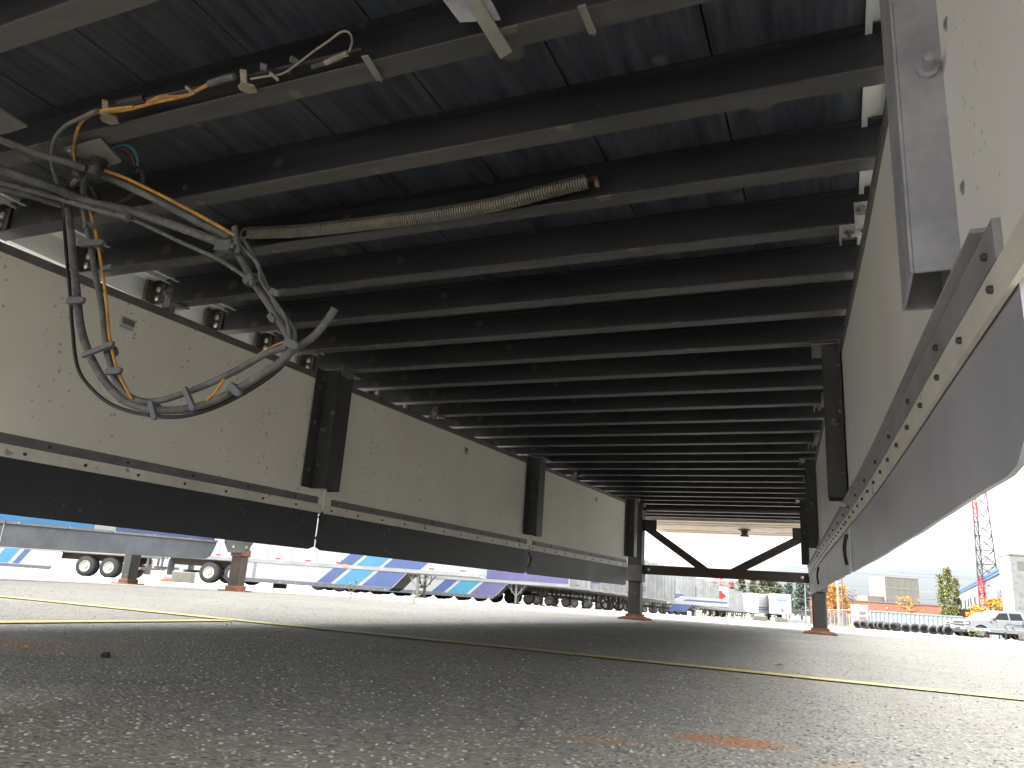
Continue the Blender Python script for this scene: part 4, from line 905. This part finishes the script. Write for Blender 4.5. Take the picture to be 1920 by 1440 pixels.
# low equipment trailer with bent bars
P = at(1840, 44); t = empty('equipment_trailer', P, tr-.05, 'low flat equipment trailer with bent black tubes, in front of the white truck', 'trailer')
b = MB(); b.box((0,-.9,.42), (6,.9,.56)); b.build('deck', M_fence, t); b = MB(); b.box((1.5,-.95,.1), (6,-.9,.42)); b.build('side_board', M_conc, t)
b = MB(); b.box((2.7,-.7,.56), (5.2,.4,.92)); b.build('black_box', M_blackpl, t, bevel=.03)
for x0_, h in ((1.1,.3),(1.5,.22),(2.1,.65),(2.7,.55)):
    b = MB(); b.tube(spline([(x0_,-.6,.56),(x0_-.12,-.6,.56+h*.6),(x0_+.1,-.6,.56+h),(x0_+1.3,-.5,.56+h*.97)], 5), .025, 6); b.build('bent_tube', M_blackpl, t, True)
b = MB(); b.box((.8,-.9,-.0), (.88,-.82,.42)); b.build('jack_stand', M_blackpl, t)
wheel(t, 3.3, -.98, .33, (0,1,0), .33, .2)

# ------------------------------------------------------------------ buildings
def face_at(pxa, pya, d): P = at(pxa, d); return P
def wall_building(name, P, Q, depth, z0, z1, m, label, cat='building'):
    """long box whose yard face runs from P to Q (left to right)"""
    P = Vector((P.x, P.y, 0)); Q = Vector((Q.x, Q.y, 0)); L_ = (Q-P).length; rz = math.atan2(Q.y-P.y, Q.x-P.x)
    t = empty(name, (P.x, P.y, z0), rz, label, cat); b = MB(); b.box((0,0,0), (L_,depth,z1-z0)); b.build('wall', m, t); return t, L_
P, Q = at(1520, 135), at(1768, 120)
t, Lb = wall_building('brick_building', P, Q, 20, P.z-.5, P.z+4.4, M_brick, 'long low red brick building behind the fence and the container')
b = MB(); b.box((-.1,-.12,4.9), (Lb+.1,.25,5.12)); b.build('parapet', M_trim, t)
for k in range(9):
    b = MB(); x = 1+k*2.6; b.box((x,-.06,1.0), (x+1.3,-.002,2.6)); w_ = b.build('window', M_trim, t); b = MB(); b.box((x+.1,-.08,1.1), (x+1.2,-.062,2.5)); b.build('pane', M_glass, w_)
b = MB(); b.box((Lb*.6,-.1,4.0), (Lb*.6+.35,-.002,4.25)); b.build('wall_lamp', M_white, t)
b = MB(); b.box((Lb*.3,-.6,2.6), (Lb*.3+2,-.002,3.2)); b.build('canopy', M_white, t)
# concrete tower block
P, Q = at(1663, 205), at(1727, 205)
t, Lb = wall_building('concrete_block_building', P, Q, 9, P.z, 10.4, M_conc, 'windowless concrete tower block rising above the brick building')
hgt = 10.4-P.z
for k in range(1, 5):
    b = MB(); b.box((Lb*k/5-.05,-.05,.2), (Lb*k/5+.05,-.002,hgt-.1)); b.build('panel_joint', M_concd, t)
for z in (hgt-3.1, hgt-6.2):
    b = MB(); b.box((0,-.04,z), (Lb,-.003,z+.07)); b.build('panel_joint', M_concd, t)
b = MB(); b.box((-4.6,1,0), (-.02,7,hgt-5.2)); b.build('side_annexe', M_conc, t)
b = MB(); b.box((-.02,-.1,hgt), (Lb+.02,9,hgt+.14)); b.build('parapet', M_concd, t)
b = MB(); b.box((Lb+.02,2,0), (Lb+5,7,hgt-7.4)); b.build('side_annexe', M_white2, t)
for k in range(3): b = MB(); b.box((Lb+.8+k*1.2,1.95,hgt-8.4), (Lb+1.4+k*1.2,1.998,hgt-7.8)); b.build('vent', M_trim, t)
for x in (.9, 6): b = MB(); b.box((x,-.08,hgt-8.5), (x+.45,-.004,hgt-7.6)); b.build('vent', M_trim, t)
b = MB(); b.tube([(Lb*.6,1,hgt+.1),(Lb*.6,1,hgt+1.4)], .05, 5); b.build('antenna', M_wire, t)
# annexe roof clutter beyond
# corrugated container wall
P, Q = at(1630, 84), at(1806, 78)
t = empty('shipping_container', P, math.atan2(Q.y-P.y, Q.x-P.x), 'long pale blue corrugated container behind the row of tyres', 'container'); Lb = (Q-P).length
b = MB(); b.box((0,.05,0), (Lb,2.4,1.95)); b.build('container_body', M_container, t)
rb = None; nrib = int(Lb/.42)
for k in range(nrib):
    x = k*Lb/nrib
    if rb is None: q = MB(); q.prism([(0,0),(.05,-.05),(.2,-.05),(.25,0)], (0,.05,.12), (1,0,0), (0,1,0), (0,0,1.72)); rb = q.mesh('corrugation', M_container)
    o = bpy.data.objects.new('corrugation', rb); link(o, t); o.location = (x, -.001, 0)
b = MB(); b.box((0,-.03,1.86), (Lb,.049,2.02)); b.box((0,-.03,0), (Lb,.049,.11)); b.build('container_rail', M_wall, t)
# grey building with blue roof edge, running away to the left
P, Q = at(1801, 158), at(1925, 68)
z0 = P.z-1.5; ztop = 6.0
Pv = Vector((P.x,P.y,z0)); Lb = math.hypot(Q.x-P.x, Q.y-P.y); rz = math.atan2(Q.y-P.y, Q.x-P.x)
t = empty('warehouse', Pv, rz, 'pale grey warehouse with a blue roof edge running away behind the tower', 'building')
hh = ztop-z0
b = MB(); b.box((0,0,0), (Lb,25,hh)); b.build('wall', M_wall, t)
for z, th in ((hh-.55,.28),(hh-.2,.3)):
    b = MB(); b.box((-.15,-.16,z), (Lb+.1,-.002,z+th)); b.build('blue_fascia', M_bluetrim, t)
k = 0
while k*3.1 < Lb-3:
    x = 1.5+k*3.1
    b = MB(); b.box((x-.05,-.05,0), (x+.05,-.002,hh-.6)); b.build('panel_joint', M_strip, t)
    if k in (1,2,6,9,11,14):
        b = MB(); b.box((x+.5,-.08,1.6), (x+2.2,-.002,hh-2.1)); w_ = b.build('tall_window', M_trim, t); b = MB(); b.box((x+.65,-.1,1.7), (x+2.05,-.082,hh-2.2)); b.build('pane', M_glass, w_)
    k += 1
for x, w_ in ((Lb*.78,4.5),(Lb*.9,3)):
    b = MB(); b.box((x,-.07,.5), (x+w_,-.003,hh-2.3)); b.build('door', M_trim if w_ > 4 else M_bluetrim, t)
for x in (Lb*.62, Lb*.7, Lb*.86):
    b = MB(); b.tube([(x,-.16,hh+.1),(x,-.16,hh-.2)], .06, 5); b.bar((x,-.3,hh-1.4), (x,-.002,hh-1.3), .12, .2); b.build('wall_lamp', M_trim, t)
# white pier with dark marks at the right edge
P = at(1914, 62); t = empty('sign_pier', P, .25, 'tall white pier with faded dark marks at the right edge of the view', 'sign pillar'); hp_ = 5.6-P.z
b = MB(); b.box((-.55,-.5,0), (3,1.5,hp_)); b.build('pier_body', mat('pier_white', (.2,.2,.195), .6, 0, var=.15, scale=1), t, bevel=.03); b = MB(); b.box((-.62,-.56,hp_), (3.1,1.6,hp_+.14)); b.build('cap', M_conc, t)
b = MB(); rnd = random.Random(4)
for k in range(9): z = hp_-.8-k*.5; x = -.45+rnd.random()*.4; b.box((x,-.51,z), (x+.1+.3*rnd.random(),-.5-.0005,z+.1+.2*rnd.random()))
b.build('dark_marks', M_strip, t)
b = MB(); b.box((-.0,-.515,hp_-1.2), (.9,-.502,hp_-.45)); b.build('grey_board', M_conc, t)

# ------------------------------------------------------------------ lattice tower
P = at(1857, 100); t = empty('lattice_tower', P, .3, 'tall red and white lattice radio tower beside the warehouse', 'tower')
def tw(z): return 1.6-.03*z                        # half width of the triangle by height
def tc_(z, k): a = R_(200+120*k); return Vector((tw(z)*math.cos(a), tw(z)*math.sin(a), z))
z = 0; seg = 0
while z < 34:
    h = 1.9; m_ = M_trred if (z < 7.0 or z > 15) else M_trwhite
    b = MB()
    for k in range(3):
        b.tube([tc_(z,k), tc_(z+h,k)], .09, 6); b.tube([tc_(z,k), tc_(z+h,(k+1)%3)], .055, 4); b.tube([tc_(z+h,k), tc_(z,(k+1)%3)], .055, 4); b.tube([tc_(z+h,k), tc_(z+h,(k+1)%3)], .045, 4)
    b.build('tower_section', m_, t); z += h; seg += 1
b = MB()
for k in range(80): zz = k*.42; c = (tc_(zz,2)+tc_(zz,0))/2; b.tube([c+Vector((-.15,0,0)), c+Vector((.15,0,0))], .015, 4)
for s in (-.15,.15): b.tube([(tc_(0,2)+tc_(0,0))/2+Vector((s,0,0)), (tc_(33,2)+tc_(33,0))/2+Vector((s,0,0))], .02, 4)
b.build('climbing_ladder', M_trwhite, t).__setitem__('kind', 'stuff')
b = MB(); b.box((-1.2,1.6,0), (1.4,3.4,2.9)); b.build('equipment_hut', M_wall, t); b = MB(); b.box((-.5,1.55,.1), (.5,1.598,2.3)); b.build('hut_door', M_trim, t)

# ------------------------------------------------------------------ trees
def tree(P, h, shape, m_leaf, label, n=2500, leaf=.35, trunk_r=.18, name='tree', cat='tree', bare=False, seed=0, group=None):
    rnd = random.Random(seed*13+int(h*10)); t = empty(name, P, 0, label, cat, group); b = MB()
    tops = []
    b.tube([(0,0,0), (rnd.uniform(-.1,.1),0,h*.35), (rnd.uniform(-.2,.2),rnd.uniform(-.2,.2),h*.92)], [trunk_r, trunk_r*.7, trunk_r*.15], 7)
    br_ = []
    for k in range(26 if not bare else 40):
        f = rnd.uniform(.18, .9); z = h*f; a = rnd.uniform(0, 6.28); rr = shape(f)*h*rnd.uniform(.6, 1.0); up = .25 if shape is not pop else 1.6
        p = Vector((0,0,z)); q = p+Vector((math.cos(a)*rr, math.sin(a)*rr, rr*up)); mid = p.lerp(q,.5)+Vector((0,0,rr*.08)); b.tube([p, mid, q], [trunk_r*.35*(1-f*.6), trunk_r*.2, trunk_r*.05], 4); br_.append((p, mid, q))
        if bare:
            for j in range(4):
                s_ = mid.lerp(q, rnd.random()); e = s_+Vector((rnd.uniform(-1,1),rnd.uniform(-1,1),rnd.uniform(0,1)))*h*.09; b.tube([s_, e], trunk_r*.05, 3)
    b.build('trunk', M_bark, t)
    l = MB(); nv = 0; clumps = []
    for k in range(max(12, n//38)):
        f = rnd.uniform(.1, 1)**.9; f = .12+.88*f; a = rnd.uniform(0, 6.28); rr = shape(f)*h*(rnd.random()**.45); clumps.append((Vector((math.cos(a)*rr, math.sin(a)*rr, h*f)), h*rnd.uniform(.02,.055)*(.6 if shape is pop else 1)))
    for k in range(n):
        c, s_ = rnd.choice(clumps); p = c+Vector((rnd.gauss(0,1), rnd.gauss(0,1), rnd.gauss(0,.8)))*s_
        d = Vector((rnd.gauss(0,1), rnd.gauss(0,1), rnd.gauss(0,.6))).normalized(); e = d.cross(Vector((rnd.gauss(0,1), rnd.gauss(0,1), rnd.gauss(0,1)))).normalized(); q = leaf*rnd.uniform(.5,1.2)
        l.add([p-d*q*.5, p+e*q*.35, p+d*q*.5, p-e*q*.35], [(0,1,2,3)])
    l.build('crown', m_leaf, t)
    return t
def cone(f): return max(.02, .27*(1-f)*(.75+.35*math.sin(f*40)))
def rnd_(f): return .36*math.sqrt(max(0.02, 1-((f-.6)/.46)**2))
def pop(f): return .05*math.sqrt(max(.02, 1-((f-.45)/.56)**2))
def bush(f): return .75*math.sqrt(max(.03, 1-((f-.35)/.7)**2))
def ttree(px, d, ytop, *a, **k):
    P = at(px, d); h = (hor(px)-ytop)*d/F-P.z; return tree(P, h, *a, **k)
pg = 'conifers beyond the far trailers'
ttree(1391, 175, 1086, cone, M_pine2, 'dark conifer at the left end of the tree line, above the receding row', seed=1, leaf=.55, group=pg)
ttree(1413, 180, 1087, cone, M_pine2, 'narrow conifer second from the left above the receding row', seed=2, leaf=.55, n=2200, group=pg)
ttree(1374, 185, 1100, cone, M_pine2, 'small conifer just above the red printed trailer', seed=9, leaf=.5, n=1200, group=pg)
ttree(1443, 160, 1086, rnd_, M_pine2, 'olive green tree above the trailer with blue stripes', seed=3, leaf=.55, n=4200, group=pg)
ttree(1503, 140, 1086, cone, M_pine, 'large blue green spruce directly beside the light pole', seed=4, leaf=.42, n=7500, trunk_r=.3, group=pg)
ttree(1520, 145, 1092, cone, M_pine, 'blue green spruce partly hidden behind the right landing leg', seed=5, leaf=.42, n=5500, group=pg)
ttree(1480, 150, 1098, cone, M_pine, 'shorter spruce on the left side of the large blue green one', seed=6, leaf=.42, n=4500, group=pg)
ttree(1532, 135, 1094, cone, M_pine, 'spruce just right of the right landing leg', seed=7, leaf=.42, n=3500, group=pg)
ttree(1352, 150, 1083, rnd_, M_redl, 'small red leaved tree peeking over the trailers under the brace', seed=8, leaf=.5, n=700)
ttree(1566, 112, 1100, rnd_, M_ora, 'orange leaved tree beside the utility poles', seed=11, leaf=.3, n=3800)
ttree(1552, 118, 1105, rnd_, M_yel, 'yellow orange tree just right of the right landing leg', seed=12, leaf=.3, n=2600)
ttree(1601, 118, 1110, rnd_, M_bark, 'bare branched tree in front of the brick building', seed=13, n=60, bare=True, leaf=.2)
ttree(1584, 120, 1096, rnd_, M_ora, 'thin nearly bare tree right of the dark utility pole', seed=14, n=250, bare=True, leaf=.25)
ttree(1706, 95, 1122, rnd_, M_yel, 'small yellow green tree above the container', seed=15, n=900, leaf=.2, bare=True)
ttree(1770, 105, 1079, pop, M_pop, 'left spire of the poplar group, shorter than the middle one', seed=16, n=2400, leaf=.24)
ttree(1783, 104, 1069, pop, M_pop, 'tallest poplar, the middle spire behind the container end', seed=17, n=3400, leaf=.24)
ttree(1797, 106, 1088, pop, M_pop, 'right spire of the poplar group beside the warehouse', seed=18, n=2600, leaf=.24)
P = at(1872, 66); tree(P, 3.3, bush, M_yel, 'golden yellow bush in front of the lattice tower', n=4200, leaf=.2, name='bush', cat='bush', seed=19, trunk_r=.06)
P = at(1892, 68); tree(P, 2.6, bush, M_pop, 'lower yellow green bush right of the golden one', n=2600, leaf=.2, name='bush', cat='bush', seed=20, trunk_r=.05)
P = at(1826, 50); tree(P, .62, bush, M_weed, 'small yellow green weed clump before the front wheel of the white truck', n=110, leaf=.1, name='bush', cat='bush', seed=21, trunk_r=.02)
# verge grass
b = MB(); rnd = random.Random(5)
for k in range(9000):
    px = rnd.uniform(1490, 1660); d = rnd.uniform(60, 112); P = at(px, d)
    if d < 112-(px-1490)*.16-12*math.sin(px*.05): continue
    a = rnd.uniform(0, 3.14); h = rnd.uniform(.08, .32); w_ = .05; b.add([P+Vector((math.cos(a)*w_, math.sin(a)*w_, 0)), P-Vector((math.cos(a)*w_, math.sin(a)*w_, 0)), P+Vector((rnd.uniform(-.08,.08), 0, h))], [(0,1,2)])
tag(b.build('verge_grass', M_grass), 'dry green grass growing along the fence', 'grass', kind='stuff')

# ------------------------------------------------------------------ poles, fence, wires, cabinet
def pole(px, d, ytop, r, m_, name, lab, cat):
    P = at(px, d); h = (hor(px)-ytop)*d/F-P.z; t = empty(name, P, 0, lab, cat); b = MB(); b.tube([(0,0,0),(0,0,h)], [r, r*.7], 10); b.build('shaft', m_, t, True); return t, h, P
t, h1, P1 = pole(1573, 96, 1020, .17, M_pole, 'utility_pole', 'pale concrete utility pole beside the orange tree', 'pole'); b = MB(); b.box((-1.2,-.06,h1-1), (1.2,.06,h1-.85)); b.build('cross_arm', M_wood, t)
t, h2, P2 = pole(1581, 100, 1030, .11, M_wood, 'utility_pole', 'thin dark utility pole just right of the pale one', 'pole'); b = MB(); b.box((-1,-.05,h2-.8), (1,.05,h2-.68)); b.build('cross_arm', M_wood, t)
t, h3, P3 = pole(1511, 105, 1095, .1, M_fence, 'lamp_post', 'pale metal lamp post in front of the spruce trees', 'lamp post'); b = MB(); b.box((-.5,-.12,h3), (.2,.12,h3+.12)); b.build('lamp_head', M_fence, t)
t, h4, P4 = pole(1524, 175, 1068, .1, M_wood, 'utility_pole', 'distant pole rising above the brace by the right leg', 'pole')
for i, (ya, yb) in enumerate(((1062,1091),(1072,1094),(1096,1116),(1113,1133))):
    A = at(1560, 150); B = at(1870, 150); A.z = (hor(1560)-ya)*150/F; B.z = (hor(1870)-yb)*150/F; D_ = B-A; A2_ = A-D_*.9; B2_ = B+D_*.5
    pts = []
    for k in range(25):
        f = k/24; q = A2_.lerp(B2_, f); q.z -= 1.2*math.sin(math.pi*f)-1.1; pts.append(q)
    b = MB(); b.tube(pts, .045, 4); tag(b.build('power_line', M_wire), ['topmost overhead wire crossing the sky at the right','second overhead wire from the top at the right','third overhead wire, passing behind the concrete block','lowest overhead wire, just above the brick building'][i], 'wire')
def fence(P, Q, n, h, lab, m_=M_fence):
    t = empty('chainlink_fence', P, math.atan2(Q.y-P.y, Q.x-P.x), lab, 'fence'); L_ = math.hypot(Q.x-P.x, Q.y-P.y); dz = Q.z-P.z
    for k in range(n+1):
        b = MB(); x = L_*k/n; b.tube([(x,0,dz*k/n),(x,0,dz*k/n+h)], .05, 6); b.build('fence_post', m_, t)
    b = MB(); b.tube([(0,0,h),(L_,0,dz+h)], .035, 5); b.build('top_rail', m_, t)
    b = MB(); s_ = .28; k = 0
    while k*s_ < L_+h:
        for dr in (1, -1):
            xa = k*s_ if dr > 0 else k*s_; xb = xa-h if dr > 0 else xa+h-h*1
            p = (xa, 0, .02); q = (xa-h, 0, h) if dr > 0 else (xa-h, 0, .02); 
            if dr < 0: p = (xa, 0, h); q = (xa-h, 0, .02)
            def cl(p, q):
                (x0,_,z0),(x1,_,z1) = p, q
                if x1 < 0: f = (x0-0)/(x0-x1) if x0 != x1 else 0; x1, z1 = 0, z0+(z1-z0)*f
                if x0 > L_: f = (x0-L_)/(x0-x1); z0 = z0+(z1-z0)*f; x0 = L_
                return Vector((x0,0,z0+dz*x0/L_)), Vector((x1,0,z1+dz*x1/L_))
            p_, q_ = cl(p, q)
            if (p_-q_).length > .05: b.bar(p_, q_, .012, .012, up=(0,1,0))
        k += 1
    b.build('wire_mesh', m_, t).__setitem__('kind', 'stuff')
fence(at(1550, 92), at(1604, 84), 7, 1.9, 'chain link fence between the right leg and the white cabinet')
fence(at(1478, 125), at(1545, 108), 6, 2.0, 'chain link fence below the spruce trees')
# white cabinet
P = at(1612, 82); t = empty('utility_cabinet', P, .3, 'white utility cabinet with two dark panels at the fence end', 'cabinet')
b = MB(); b.box((-.75,-.5,0), (.75,.5,2.45)); b.build('cabinet_body', M_white, t, bevel=.03)
for z in (.9, 1.45):
    b = MB(); b.box((-.2,-.52,z), (.45,-.502,z+.3)); b.build('grey_panel', M_strip, t)
b = MB(); b.tube([(-1.2,-.3,0),(-1.2,-.3,2.0)], .05, 6); b.build('marker_post', M_yellow, t); b = MB(); b.box((-1.5,-.4,1.5), (-1.0,-.2,1.75)); b.build('red_cap', M_red, t)
